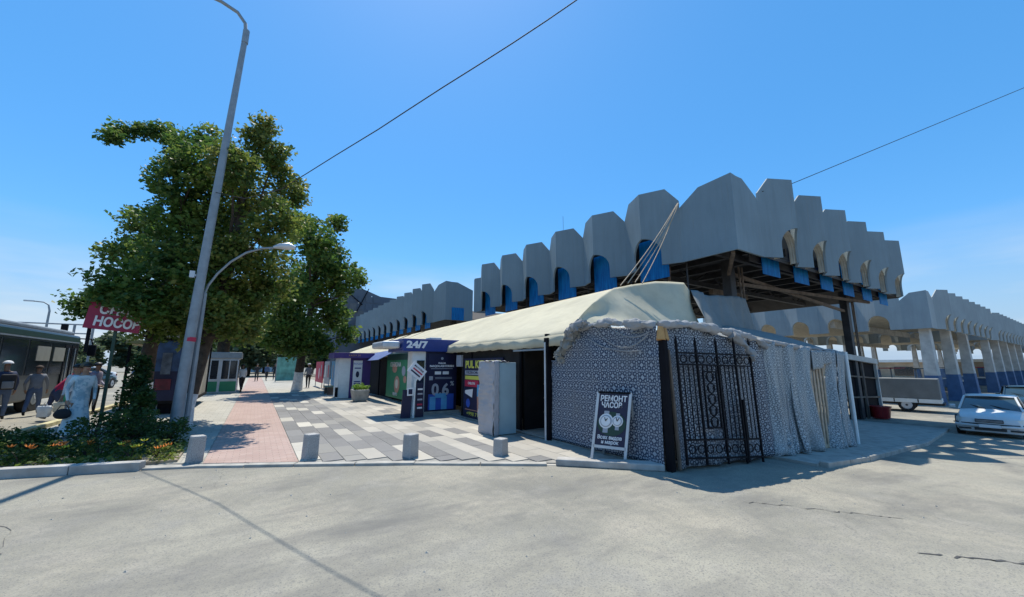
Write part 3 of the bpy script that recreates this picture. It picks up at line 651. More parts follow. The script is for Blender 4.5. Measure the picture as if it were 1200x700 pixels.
# ================================================================ AWNING over the stalls
def awning():
    t = thing('canvas_awning', 'long cream canvas awning sloping down over the row of shops', 'awning')
    XH, XL = 9.3, 5.45
    hi = lambda y: 3.98-(y-8)*.009 if y < 40 else 3.7
    lo = lambda y: 2.24
    ya, yb = 6.05, 34.0
    def f(u, v):
        y = ya+(yb-ya)*u; yh = y+1.6*(1-u)*(v) ; x = XL+(XH-XL)*v
        z = lo(y)+(hi(y)-lo(y))*(v**0.95)
        sag = -0.05*math.sin(PI*v)*(0.6+0.4*abs(math.sin(PI*(y-ya)/2.9)))
        wr = 0.03*math.sin(y*2.2+v*5)+.02*math.sin(y*5.1-v*3)
        return (x, yh, z+sag+wr*math.sin(PI*min(1, v*1.2+.1)))
    MB().grid(110, 14, f).obj('roof_sheet', 'canvas', t, smooth=True, solid=.01)
    # scalloped valance
    def g(u, v):
        y = ya+(yb-ya)*u; dr = .24+.008*math.sin(y*11)+.006*math.sin(y*31)
        return (XL-.01+.02*math.sin(y*7)*v, y, f(u, 0)[2]-dr*v)
    MB().grid(220, 2, g).obj('valance', 'canvas', t, smooth=True, solid=.008)
    # gable tarp closing the near end, draped from the hall
    top = [(5.46, 6.1, 2.28), (5.5, 5.96, 2.54), (5.9, 6.2, 2.74), (6.4, 6.46, 2.99), (7.0, 6.71, 3.28), (7.8, 7.04, 3.62), (8.8, 7.12, 3.86), (9.6, 7.05, 4.02), (10.2, 6.99, 4.07), (10.8, 6.93, 4.10), (11.2, 7.0, 3.9)]
    bot = [(5.42, 5.97, 2.24), (5.5, 5.9, 2.38), (5.75, 6.0, 2.44), (6.1, 6.08, 2.5), (6.6, 6.15, 2.55), (7.2, 6.25, 2.6), (8.0, 6.32, 2.62), (8.8, 6.35, 2.60), (9.4, 6.35, 2.57), (10.0, 6.35, 2.53), (10.7, 6.35, 2.45)]
    def h(u, v):
        k = u*(len(top)-1); i = min(int(k), len(top)-2); q = k-i
        a = Vector(top[i]).lerp(Vector(top[i+1]), q); b = Vector(bot[i]).lerp(Vector(bot[i+1]), q)
        p = b.lerp(a, v); p.z += -.05*math.sin(PI*v)+.03*math.sin(u*23+v*3)*math.sin(PI*v); p.y += .05*math.sin(PI*v)+.05*math.sin(u*17+v*4)*math.sin(PI*v)
        return p
    MB().grid(60, 18, h).obj('end_sheet', 'canvas', t, smooth=True, solid=.01)
    for k in range(9):
        y = 8.2+k*2.7
        MB().tube([(5.60, y, 0), (5.60, y, 2.25)], .03, 8).obj('post', 'black_metal', t)
        MB().tube([(5.6, y, 2.2), (9.2, y+.4, 3.80)], .025, 6).obj('rafter', 'black_metal', t)
    return t
awning()
# ropes from hall fin down to the tarp
rp = thing('tie_ropes', 'pale ropes tying the canvas tarp up to the scalloped roof edge', 'rope')
for a, b in (((12.0, 7.7, 7.25), (8.0, 6.97, 3.70)), ((12.0, 7.68, 7.25), (8.3, 6.97, 3.8)), ((12.0, 7.66, 7.25), (8.9, 6.97, 3.86)), ((12.0, 7.64, 7.2), (8.6, 6.97, 3.86))):
    A, B = Vector(a), Vector(b); MB().tube([A.lerp(B, q)+Vector((0, 0, -.12*math.sin(PI*q))) for q in [k/8 for k in range(9)]], .014, 6).obj('rope', 'wood', rp)

# plastic tarp beyond the gable, and hump of plastic behind the shack
def tarp(name, label, top, bot, mat, amp=.06, freq=19, cat='tarp'):
    def h(u, v):
        k = u*(len(top)-1); i = min(int(k), len(top)-2); q = k-i
        p = Vector(bot[i]).lerp(Vector(bot[i+1]), q).lerp(Vector(top[i]).lerp(Vector(top[i+1]), q), v)
        p.y += amp*math.sin(u*freq+v*2.3)+amp*.5*math.sin(u*freq*2.7-v*5); p.z += -.05*math.sin(PI*v)*math.sin(u*9); return p
    return tag(MB().grid(60, 14, h).obj(name, mat, smooth=True, solid=.01), label, cat)
tarp('plastic_tarp', 'grey translucent plastic tarp hanging right of the cream canvas end', [(11.2, 6.9, 3.92), (12.0, 6.85, 3.80), (13.2, 6.8, 3.9), (14.2, 6.75, 3.9)], [(10.3, 5.9, 2.5), (11.6, 6.2, 2.55), (13.0, 6.4, 2.62), (14.3, 6.6, 2.7)], 'canvas_grey', .05)
tarp('plastic_sheet', 'smooth grey plastic hump over the stall roof near the wooden slats', [(9.4, 6.2, 2.55), (11.9, 6.3, 2.78), (14.6, 6.2, 2.66), (17.6, 5.9, 2.15)], [(9.4, 4.15, 2.05), (11.9, 4.15, 2.03), (13.1, 4.2, 1.95), (14.0, 4.25, 1.9)], 'canvas_grey', .03, 7)

# ================================================================ SHACK of printed cloth
sh = thing('cloth_stall', 'corner stall walled in navy and white lattice-print cloth under rolled plastic', 'market stall')
XL_ = 5.44
def wl(u, v):   # left wall, from far (u=0) to corner (u=1)
    y = 6.82-(6.82-4.04)*u
    ztop = 1.70+(.68*min(1, max(0, (u-.10)/.22))) if u < .32 else 2.38-.16*(u-.32)/.68
    z = .05+(ztop-.05)*v
    x = XL_+.02*math.sin(y*3.1)+.03*math.sin(v*3+u*6)*v+.05*v*v*(1-v)
    fold = .035*math.sin(24*(u*.6+v*.9))*max(0, v-.72)*3.2
    return (x+fold, y, z)
MB().grid(70, 40, wl).obj('side_cloth', 'print_y', sh, smooth=True, solid=.008)
def wr(u, v):
    x = 5.62+(9.1-5.62)*u; ztop = 2.22+.06*math.sin(u*7)-.10*u; zb = gz(x)-.0+.02
    z = zb+(ztop-zb)*v
    return (x+.05*(1-v), 4.03-.10*(1-v)**2+.035*math.sin(x*5.5+v*1.2)*(1-.4*v)+.02*math.sin(x*13), z)
MB().grid(70, 30, wr).obj('front_cloth', 'print_x', sh, smooth=True, solid=.008)
def net(xa, xb, seedv, top0, top1, fl=.14):
    def q(u, v):
        x = xa+(xb-xa)*u; zb = gz(x)+.03; zt = top0+(top1-top0)*u+.03*math.sin(u*9+seedv)
        amp = fl*(1-.55*v)
        y = 4.0-.18*(1-v)**2+amp*.5*math.sin(x*7.5+seedv+v*1.1)+amp*.3*math.sin(x*17+seedv*2-v*2)+.02*math.sin(x*31+v*6)
        return (x+(.35+(x-8.7)*.13)*v+.10*math.sin(v*4+seedv)*(1-v), y, zb+(zt-zb)*v+.03*math.sin(x*8)*(1-v))
    return MB().grid(60, 26, q).obj('net_cloth', 'netting', sh, smooth=True, solid=.008)
net(8.62, 9.75, .3, 2.08, 2.02); net(9.55, 10.75, 2.1, 2.05, 1.98, .18); net(11.45, 12.1, 4.4, 1.95, 1.93, .2); net(11.95, 12.62, 1.4, 1.95, 1.9)
# white upper flap above the slats
MB().grid(20, 8, lambda u, v: (11.05+1.2*u, 3.93+.06*math.sin(u*14), 1.45+.5*v+.25*(1-v)*u)).obj('net_flap', 'netting', sh, smooth=True, solid=.008)
# five wooden slats leaning in the gap
for k in range(5):
    x = 10.78+.18*k
    MB().bar((x+.0, 3.93, gz(x)+.05), (x+.42, 4.06, 1.85-.22*(k > 2)), .085, .03, up=(0, 1, 0)).obj('wood_slat', 'wood', sh)
MB().bar((10.8, 3.95, gz(11)+.08), (11.9, 3.95, gz(11.6)+.08), .05, .08).obj('slat_rail', 'wood', sh)
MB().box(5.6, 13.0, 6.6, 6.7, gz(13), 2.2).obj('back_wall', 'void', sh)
MB().add([(5.5, 4.1, 2.16), (9.0, 4.1, 2.1), (13.4, 4.15, 1.86), (13.0, 6.7, 1.95), (9, 6.7, 2.2), (5.5, 6.7, 2.15)], [(0, 1, 2, 3, 4, 5)]).obj('stall_roof', 'canvas_grey', sh, solid=.02)
MB().box(5.47, 5.57, 3.93, 4.04, -.02, 2.03).obj('corner_post', 'black_metal', sh, bevel=.01)
MB().bar((5.66, 3.92, 0), (5.64, 3.98, 1.85), .04).obj('rusty_post', 'brown_rust', sh)
MB().tube([(5.47, 3.98, 2.0), (5.50, 4.0, 2.22)], [.075, .045], 8).obj('wood_peg', 'orange_wood', sh)
MB().tube([(5.58, 3.97, 2.0), (5.60, 4.0, 2.2)], [.06, .035], 8).obj('wood_peg', 'orange_wood', sh)
MB().tube([(13.15, 3.92, gz(13.2)), (13.6, 4.05, 1.95)], .045, 8).obj('white_pole', 'white_paint', sh)
MB().box(5.38, 5.50, 6.84, 6.96, -.02, 2.2).obj('door_post', 'black_metal', sh)
MB().tube([(5.33, 6.88, 0), (5.36, 6.9, 2.1)], .022, 8).obj('thin_post', 'light_metal', sh)
# rolled and crumpled plastic along the top edges
def crumple(path, r, name='plastic_roll', seg=14, mat='plastic', amp=.32):
    pts = []
    for a, b in zip(path, path[1:]):
        A, B = Vector(a), Vector(b); n = max(2, int((B-A).length/.03))
        pts += [A.lerp(B, k/n) for k in range(n)]
    mb = MB(); rad = [r*(.72+.45*noise.noise(p*3.1)+.25*noise.noise(p*9)) for p in pts]
    mb.tube(pts, rad, seg*2)
    mb.v = [tuple(Vector(v)+Vector(noise.noise_vector(Vector(v)*9))*r*amp+Vector(noise.noise_vector(Vector(v)*24))*r*amp*.7) for v in mb.v]
    return mb.obj(name, mat, sh, smooth=True)
crumple([(5.40, 5.75, 2.34), (5.38, 5.0, 2.38), (5.40, 4.3, 2.28), (5.5, 4.05, 2.24)], .10)
crumple([(5.5, 4.03, 2.26), (6.2, 3.98, 2.30), (7.0, 3.98, 2.26), (7.8, 3.96, 2.20), (8.5, 3.95, 2.12), (8.9, 3.95, 1.98)], .085)
crumple([(8.6, 3.95, 2.10), (9.4, 4.0, 2.08), (10.8, 4.05, 2.0), (12.3, 4.05, 1.98), (13.5, 4.05, 1.92)], .055)
crumple([(7.5, 3.92, 2.18), (7.9, 3.88, 1.98), (8.1, 3.86, 1.80), (8.0, 3.86, 1.7)], .09)
crumple([(5.43, 5.8, 2.30), (5.40, 6.15, 2.1), (5.42, 6.4, 1.85), (5.44, 6.5, 1.7)], .14, mat='canvas_grey', amp=.7)
crumple([(5.40, 5.6, 2.42), (5.2, 5.7, 2.36), (5.1, 5.9, 2.2)], .10, amp=.8)
for a, b, sg_ in (((5.39, 5.35, 2.30), (5.42, 4.15, 2.12), .30), ((5.38, 5.0, 2.32), (5.42, 4.12, 2.16), .16), ((5.39, 5.55, 2.1), (5.42, 4.3, 1.85), .10)):
    crumple([tuple(Vector(a).lerp(Vector(b), q/8)+Vector((-.01, 0, -sg_*4*(q/8)*(1-q/8)))) for q in range(9)], .014, name='plastic_crease', seg=6)
crumple([(9.35, 3.86, 1.0), (9.3, 3.84, .5), (9.2, 3.8, .1), (9.0, 3.76, .0)], .02, name='plastic_tail')

# wrought iron gate leaning on the cloth
gt = thing('iron_gate', 'black wrought-iron gate leaning on the lattice-print cloth by the corner post', 'gate')
def gp(u, z):   # u 0..1 along, z fraction 0..1
    x = 5.70+(8.02-5.70)*u; zb = .10-.26*u; return Vector((x, 3.82+.05*z, zb+(1.86-zb)*z))
for z in (.045, .25*.8, .86, .965):
    MB().bar(gp(0, z), gp(1, z), .028).obj('rail', 'black_metal', gt)
for u in (0, .23, .5, .76, 1):
    MB().bar(gp(u, -.01), gp(u, 1.07), .032).obj('stile', 'black_metal', gt)
    MB().tube([gp(u, 1.06), gp(u, 1.13)], [.03, .003], 6).obj('finial', 'black_metal', gt)
for k in range(1, 17):
    u = k/17
    if .28 < u < .47: 
        MB().bar(gp(u, .86), gp(u, .80), .018).obj('bar', 'black_metal', gt); continue
    MB().bar(gp(u, .2), gp(u, .86), .014).obj('bar', 'black_metal', gt)
pnl = MB()
for a, b in (((.29, .3), (.29, .8)), ((.46, .3), (.46, .8)), ((.29, .3), (.46, .3)), ((.29, .8), (.46, .8))): pnl.bar(gp(*a), gp(*b), .024)
pn = pnl.obj('ornate_panel', 'black_metal', gt)
for k in range(5):
    zc = .35+.1*k
    for s in (-1, 1):
        pts = [gp(.375+s*.055*math.sin(a)*(1-.25*a/PI), zc+.045*math.cos(a)) for a in [PI*1.6*q/10 for q in range(11)]]
        MB().tube(pts, .012, 5).obj('scroll', 'black_metal', pn)
for k in range(9):
    u0 = .03+k*.108
    for zc in (.12, .91):
        pts = [gp(u0+.04*(1+math.cos(a)), zc+.035*math.sin(a)) for a in [2*PI*q/12 for q in range(13)]]
        MB().tube(pts, .010, 5, caps=False).obj('ring', 'black_metal', gt)
MB().bar(gp(.78, 0), gp(.80, .55), .05).obj('latch_bar', 'black_metal', gt)

# sandwich board
sb = thing('sandwich_board', 'leaning black sandwich board for watch repair standing before the lattice cloth', 'sign')
BL, BR = Vector((4.97, 5.14, 0)), Vector((5.20, 4.62, 0)); lean = Vector((.25, .13, 0))
rr = (BR-BL).normalized(); nn = rr.cross(Vector((0, 0, 1))).normalized()   # faces the street
if nn.x > 0: nn = -nn
uu = (Vector((0, 0, 1.0))+Vector((.26, -.10, 0))*.55).normalized(); nn = rr.cross(uu).normalized()
if nn.x > 0: nn = -nn
W_ = (BR-BL).length
def bp(a, b, off=0): return BL+rr*(a*W_)+uu*b+nn*off
mbd = MB().plate([bp(0.04, .26), bp(.96, .26), bp(.96, 1.12), bp(.04, 1.12)], .02, nn); board = mbd.obj('board', 'navy_dark', sb)
for a in (0.0, 1.0):
    MB().bar(bp(a, -.0, .0), bp(a, 1.15, 0), .045, .03, up=nn).obj('leg', 'light_metal', sb)
    MB().bar(bp(a, 1.12, -.02), bp(a, 0, 0)+Vector((.42, .12, 0)), .03, .03).obj('rear_leg', 'grey_metal', sb)
MB().bar(bp(0, .235), bp(1, .235), .045, .03, up=nn).obj('rail', 'light_metal', sb); MB().bar(bp(0, 1.14), bp(1, 1.14), .035, .03, up=nn).obj('rail', 'black_metal', sb)
bas = (rr, uu, nn)
text('lettering', 'РЕМОНТ', .13, bp(.5, 1.035, .008), bas, 'white_print', board, width=.46, bold=.004)
text('lettering', 'ЧАСОВ', .125, bp(.46, .925, .008), bas, 'white_print', board, width=.36, bold=.004)
text('lettering', 'Всех видов', .085, bp(.48, .39, .008), bas, 'white_print', board, width=.42, bold=.002)
text('lettering', 'и марок', .085, bp(.5, .315, .008), bas, 'white_print', board, width=.30, bold=.002)
quad('dial_glow', bas, bp(.5, .62, .004), .50, .40, 'green_dark', board, t=.004, shape=CIRC)
for a, b, s in ((.33, .66, .25), (.68, .67, .19)):
    quad('watch_face', bas, bp(a, b, .008), s, s, 'white_print', board, shape=CIRC)
    quad('watch_bezel', bas, bp(a, b, .016), s*.80, s*.80, 'grey_print', board, shape=CIRC); quad('watch_face', bas, bp(a, b, .024), s*.66, s*.66, 'white_print', board, shape=CIRC)
    MB().bar(bp(a, b, .034), bp(a+.05, b+.05, .034), .01).obj('watch_hand', 'black_metal', board); MB().bar(bp(a, b, .034), bp(a-.04, b+.06, .034), .008).obj('watch_hand', 'black_metal', board)
    quad('watch_strap', bas, bp(a, b-s*.62, .006), s*.35, s*.3, 'grey_print', board); quad('watch_strap', bas, bp(a, b+s*.58, .006), s*.35, s*.2, 'grey_print', board)

# ================================================================ SHOP ROW under the awning
row = thing('shop_row', 'row of shops with blackened unlit interiors under the canvas awning', 'shop')
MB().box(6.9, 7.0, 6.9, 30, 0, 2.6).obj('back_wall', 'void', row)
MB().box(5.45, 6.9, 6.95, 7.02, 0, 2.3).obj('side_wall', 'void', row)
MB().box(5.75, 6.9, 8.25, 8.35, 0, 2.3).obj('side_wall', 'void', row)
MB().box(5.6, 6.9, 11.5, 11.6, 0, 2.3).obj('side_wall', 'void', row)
MB().box(5.62, 5.70, 8.3, 11.6, 0, 2.2).obj('shop_front', 'void', row)  # black sheet standing in for the dark shop interior
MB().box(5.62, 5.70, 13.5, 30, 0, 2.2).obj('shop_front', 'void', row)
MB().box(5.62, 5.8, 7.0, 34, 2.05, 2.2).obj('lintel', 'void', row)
MB().bar((5.38, 8.2, 1.95), (5.38, 6.9, 1.95), .04).obj('door_rail', 'grey_metal', row)
fl = MB().box(5.46, 6.9, 6.9, 30, -.1, .012).obj('shop_floor', 'concrete', row)
for q, z in enumerate((.4, .75, 1.1)): MB().box(6.3, 6.85, 7.1, 8.2, z, z+.03).obj('shelf', 'brown_rust', row)
for q in range(9): MB().box(6.35, 6.6, 7.15+q*.11, 7.22+q*.11, .43+.35*(q % 2), .6+.35*(q % 2)).obj('goods', ('grey_print', 'brown_rust', 'navy')[q % 3], row)

# money poster on the shop front (long side faces the street)
ps = thing('loan_poster', 'dark navy and yellow headline poster on the shop front behind the wrapped cabinet', 'poster')
fx = frame('-x'); XP = 5.55
pb = MB().box(XP, XP+.05, 9.0, 11.33, .03, 1.80).obj('poster_board', 'navy_dark', ps)
def at(y, z, o=.004): return (XP-o, y, z)
text('lettering', 'PUL KERAKMI?', .30, at(10.15, 1.61), fx, 'yellow_print', pb, width=2.15, bold=.012)
quad('stripe', fx, at(10.15, 1.37), 2.15, .13, 'grey_print', pb); text('lettering', 'TEZKOR MIKROQARZ', .10, at(10.15, 1.37, .014), fx, 'navy_dark', pb, width=2.0)
quad('stripe', fx, at(10.15, 1.22), 2.15, .11, 'yellow_print', pb)
quad('badge', fx, at(10.78, 1.05), .9, .20, 'red_print', pb); text('lettering', 'ONLAYN', .11, at(10.78, 1.05, .014), fx, 'white_print', pb)
quad('megaphone', fx, at(10.95, .77), .52, .30, 'white_print', pb, shape=[(-.5, -.1), (.4, -.45), (.5, .4), (-.5, .2)])
quad('hand_print', fx, at(10.3, .62), .32, .66, 'skin_print', pb, shape=[(-.3, -.5), (.3, -.5), (.5, .2), (.1, .5), (-.4, .3)])
quad('phone_print', fx, at(10.25, .86, .02), .28, .34, 'sky_print', pb); quad('coin', fx, at(11.0, .46), .26, .26, 'royal_print', pb, shape=CIRC)
quad('purple_field', fx, at(9.6, .72), .8, .7, 'royal_print', pb)
quad('frame_line', fx, at(10.15, .27), 2.1, .02, 'skin_print', pb); text('lettering', '+998 71 200 00 06', .15, at(10.2, .15), fx, 'yellow_print', pb, width=1.8)
# wall lamp box beside the poster
tag(MB().box(5.52, 5.62, 11.52, 11.86, 1.55, 1.92).obj('meter_box', 'grey_print', bevel=.01), 'small grey meter box on the dark wall between kiosk and poster', 'meter box')

# 24/7 kiosk
kk = thing('cash_kiosk', 'navy kiosk with 24/7 fascia and percentage poster', 'kiosk')
fy = frame('-y'); YK = 12.5
MB().box(3.90, 5.86, YK-.12, YK+1.6, 2.04, 2.45).obj('fascia', 'navy', kk, bevel=.015)
MB().box(3.30, 3.88, YK+.1, YK+1.5, 2.14, 2.36).obj('rolled_awning', 'light_metal', kk, bevel=.06)
MB().box(4.72, 5.84, YK, YK+1.5, .02, 2.04).obj('cabin', 'navy_dark', kk)
MB().box(4.27, 4.36, YK+.04, YK+.5, .02, 2.04).obj('side_wall', 'white_paint', kk); MB().box(4.36, 4.74, YK+.04, YK+.1, .02, 2.04).obj('door_frame', 'white_paint', kk)
MB().box(4.42, 4.68, YK+.02, YK+.05, .9, 1.75).obj('door_glass', 'glass', kk)
MB().box(4.65, 5.95, YK-.06, YK, .0, .10).obj('step', 'concrete', kk)
MB().box(4.9, 5.3, YK+.1, YK+.6, 2.45, 2.53).obj('roof_unit', 'light_metal', kk, bevel=.02)
text('lettering', '24/7', .30, (4.35, YK-.13, 2.25), fy, 'white_print', kk, width=.72, bold=.014)
kp = MB().box(4.80, 5.76, YK-.03, YK-.002, .13, 1.98).obj('poster', 'navy_dark', kk)
def ky(x, z, o=.036): return (x, YK-o, z)
quad('emblem', fy, ky(5.28, 1.82), .09, .09, 'grey_print', kp, shape=CIRC)
text('lettering', 'PULLAR', .075, ky(5.28, 1.66), fy, 'white_print', kp, bold=.003); text('lettering', 'NAQDLASHTIRISH', .09, ky(5.28, 1.565), fy, 'white_print', kp, width=.86, bold=.003)
quad('rule', fy, ky(5.28, 1.48), .78, .018, 'grey_print', kp)
for x in (5.14, 5.42): quad('badge', fy, ky(x, 1.34), .22, .10, 'white_print', kp)
quad('badge', fy, ky(4.90, 1.17), .13, .13, 'grey_print', kp)
for z in (1.19, 1.15): quad('rule', fy, ky(5.35, z), .6, .015, 'grey_print', kp)
quad('blue_field', fy, ky(5.28, .40, .034), .90, .50, 'royal_print', kp, t=.003); quad('card_print', fy, ky(4.98, .36), .2, .42, 'sky_print', kp); quad('card_print', fy, ky(5.38, .36), .2, .42, 'sky_print', kp)
text('lettering', '0.6', .52, ky(5.24, .78, .042), fy, 'grey_print', kp, width=.62, bold=.016); text('lettering', '%', .2, ky(5.66, .98, .042), fy, 'grey_print', kp, bold=.006)
quad('hand_print', fy, ky(5.25, .60, .05), .38, .14, 'sky_print', kp)

# leaning arrow sign in front of the kiosk
sg = thing('arrow_sign', 'white tilted price arrow on a post leaning in front of the 24/7 kiosk', 'sign')
YS = 11.9
MB().bar((4.14, YS, 0), (4.17, YS, 1.15), .07, .04).obj('post', 'white_paint', sg); MB().bar((4.17, YS, 1.12), (4.30, YS, 1.3), .08, .04).obj('post', 'white_paint', sg)
ang = math.radians(-38); r_ = Vector((math.cos(ang), 0, math.sin(ang))); u_ = Vector((-math.sin(ang), 0, math.cos(ang))); bs = (r_, u_, Vector((0, -1, 0)))
pl_ = quad('arrow_plate', bs, (4.20, YS-.04, 1.42), .52, .36, 'white_print', sg, t=.02)
for k, (dx, dz, w, m) in enumerate(((0, .09, .36, 'navy_dark'), (.02, 0, .36, 'red_print'), (0, -.09, .36, 'navy_dark'))):
    p = Vector((4.20, YS-.065, 1.42))+r_*dx+u_*dz; quad('print_bar', bs, p, w, .045, m, pl_, t=.004)
text('lettering', 'ОБМЕН', .08, Vector((4.2, YS-.072, 1.42))+u_*.09, bs, 'white_print', pl_)
lb = MB().bar((3.94, YS+.1, .02), (3.98, YS+.1, .85), .3, .04, up=(0, 1, 0)).obj('lower_board', 'navy_dark', sg)
lb2 = MB().bar((4.36, YS+.06, .02), (4.34, YS+.1, 1.05), .26, .04, up=(0, 1, 0)).obj('lower_board', 'navy_dark', sg)
quad('print_box', fy, (4.02, YS-.03, .80), .20, .24, 'white_print', sg); quad('print_box', fy, (4.02, YS-.04, .80), .12, .15, 'navy_dark', sg)
for z, m in ((.86, 'white_print'), (.72, 'grey_print'), (.55, 'grey_print'), (.40, 'red_print'), (.3, 'white_print')): quad('print_bar', fy, (4.35, YS+.03, z), .16, .05, m, lb2)

# wrapped cabinet
cb = thing('wrapped_cabinet', 'tall pale blue cabinet half wrapped in crumpled foil beside the dark doorway', 'cabinet')
MB().box(4.72, 5.24, 7.88, 8.50, .03, 1.66).obj('body', plain('pale_blue_panel', (0.36, 0.47, 0.50), 0.5, var=.06), cb, bevel=.01)
mb = MB()
def fw(u, v):
    y = 8.62-.76*u; x = 4.66+.02*math.sin(v*30)*0
    p = Vector((x, y, .02+1.66*v)); d = noise.noise(p*3)*.05+noise.noise(Vector((p.x, p.y*4, p.z*16)))*.012
    return (p.x-.03-d-(.06 if u > .9 else 0)*math.sin(v*20)*.3, p.y, p.z)
mb.grid(60, 110, fw); mb.obj('foil_wrap', 'foil', cb, smooth=True, solid=.01)
mb = MB(); mb.grid(6, 50, lambda u, v: (4.62+.13*u+.02*noise.noise(Vector((u*3, v*22, 1))), 7.86-.015*noise.noise(Vector((u*5, v*25, 3)))-.01, .02+1.67*v)); mb.obj('foil_wrap', 'foil', cb, smooth=True, solid=.01)
mb = MB(); mb.grid(16, 10, lambda u, v: (4.62+.42*u, 7.85+.7*v, 1.69+.03*noise.noise(Vector((u*6, v*6, 2)))-.03*(u > .8))); mb.obj('foil_wrap', 'foil', cb, smooth=True, solid=.01)

# green poster wall
gw = thing('green_poster', 'green shop banner with round product pictures beside the 24/7 kiosk', 'poster')
XG = 5.33
gb = MB().box(XG, XG+.05, 15.9, 19.3, .15, 1.82).obj('poster_board', 'green', gw)
def ag(y, z, o=.004): return (XG-o, y, z)
quad('product_print', fx, ag(17.6, .75), .8, .75, 'skin_print', gb, shape=CIRC); quad('product_print', fx, ag(17.6, .78, .014), .42, .4, 'cream', gb, shape=CIRC)
quad('product_print', fx, ag(18.0, 1.45), .7, .40, 'skin_print', gb, shape=CIRC); quad('product_print', fx, ag(16.7, 1.35), .5, .42, 'grey_print', gb, shape=CIRC)
quad('product_print', fx, ag(16.5, 1.0), .4, .3, 'skin_print', gb, shape=CIRC); text('lettering', 'OSHXONA', .3, ag(17.9, 1.62, .012), fx, 'white_print', gb, width=1.6)
text('lettering', 'MENYU', .2, ag(17.8, .32, .012), fx, 'white_print', gb)
MB().box(XG+.02, XG+.1, 15.8, 19.4, 1.82, 2.1).obj('fascia', 'green_dark', gw)
# pale blue folded awning
tag(MB().plate([(4.6, 22.0, 1.80), (4.6, 18.2, 1.84), (5.1, 16.6, 2.30), (5.1, 21.6, 2.2)], .03, (-1, 0, .6)).obj('blue_awning', plain('blue_canvas', (.10, .15, .33), .8)), 'small faded blue canvas flap between purple kiosk and 24/7 sign', 'awning')

# purple kiosk
pk = thing('purple_kiosk', 'white and purple payment kiosk behind the stone planter', 'kiosk')
YP = 20.5
MB().box(3.08, 4.95, YP-.25, YP+1.4, 1.93, 2.19).obj('roof_band', 'purple', pk, bevel=.01)
MB().box(3.38, 3.88, YP, YP+1.2, .03, 1.93).obj('white_panel', 'white_paint', pk); MB().box(3.88, 3.98, YP-.02, YP+1.2, .03, 1.93).obj('pillar', 'purple', pk)
MB().box(3.98, 4.85, YP+.02, YP+1.2, .03, 1.93).obj('cabin', 'purple', pk)
pp = MB().box(4.02, 4.44, YP-.02, YP+.015, .25, 1.82).obj('poster', 'white_print', pk)
text('lettering', 'TO\'LOV', .12, (4.23, YP-.03, 1.65), fy, 'royal_print', pp); quad('print', fy, (4.23, YP-.03, 1.15), .16, .30, 'navy_dark', pp, shape=CIRC)
for z in (.6, .7, .8, 1.45): quad('print', fy, (4.23, YP-.03, z), .30, .05, 'navy', pp)
text('lettering', 'KASSA 24', .13, (4.0, YP-.26, 2.06), fy, 'skin_print', pk)
MB().box(3.25, 3.37, YP-.15, YP-.05, .1, .55).obj('bin', 'black_metal', pk)

# planter
pt = thing('stone_planter', 'white tapered concrete planter with a bright green plant before the purple kiosk', 'planter', (4.0, 18.6, 0))
MB().add([(a*w, b*w, z) for z, w in ((.02, .24), (.08, .27), (.46, .34), (.52, .34)) for a, b in ((-1, -1), (1, -1), (1, 1), (-1, 1))],
   [(3, 2, 1, 0), (12, 13, 14, 15)]+[(l*4+i, l*4+(i+1) % 4, l*4+4+(i+1) % 4, l*4+4+i) for l in range(3) for i in range(4)]).obj('tub', 'concrete', pt, bevel=.02)

def leaf_cloud(centres, n_per, leaf, mat, name, parent, spread=0.3, flat=.8, seed=1):
    """many small bent leaves scattered in twig clusters; centres Nx3 array"""
    R = np.random.default_rng(seed); cs = np.asarray(centres); N = len(cs)*n_per
    c = np.repeat(cs, n_per, 0); off = R.normal(0, 1, (N, 3)); off /= np.linalg.norm(off, axis=1)[:, None]
    off *= (R.random((N, 1))**.45)*spread; off[:, 2] *= flat
    p = c+off
    a = R.normal(0, 1, (N, 3)); a[:, 2] *= .55; a /= np.linalg.norm(a, axis=1)[:, None]
    b = np.cross(a, R.normal(0, 1, (N, 3))); b /= np.linalg.norm(b, axis=1)[:, None]
    s = leaf*(.4+1.1*R.random((N, 1)))
    v = np.empty((N, 4, 3)); v[:, 0] = p-a*s*.5; v[:, 1] = p+b*s*.30; v[:, 2] = p+a*s*.5; v[:, 3] = p-b*s*.30
    nrm = np.cross(a, b); v[:, 1] += nrm*s*.1; v[:, 3] += nrm*s*.1
    me = bpy.data.meshes.new(name); me.vertices.add(N*4); me.vertices.foreach_set('co', v.reshape(-1))
    me.loops.add(N*4); me.loops.foreach_set('vertex_index', np.arange(N*4, dtype=np.int32))
    me.polygons.add(N); me.polygons.foreach_set('loop_start', np.arange(0, N*4, 4, dtype=np.int32)); me.polygons.foreach_set('loop_total', np.full(N, 4, dtype=np.int32))
    me.update(calc_edges=True); me.materials.append(MAT[mat])
    return link(name, me, parent)
pc = [(random.uniform(-.26, .26), random.uniform(-.26, .26), .58+random.uniform(0, .12)) for _ in range(14)]
leaf_cloud(pc, 45, .08, 'leaf_fresh', 'plant', pt, .14)

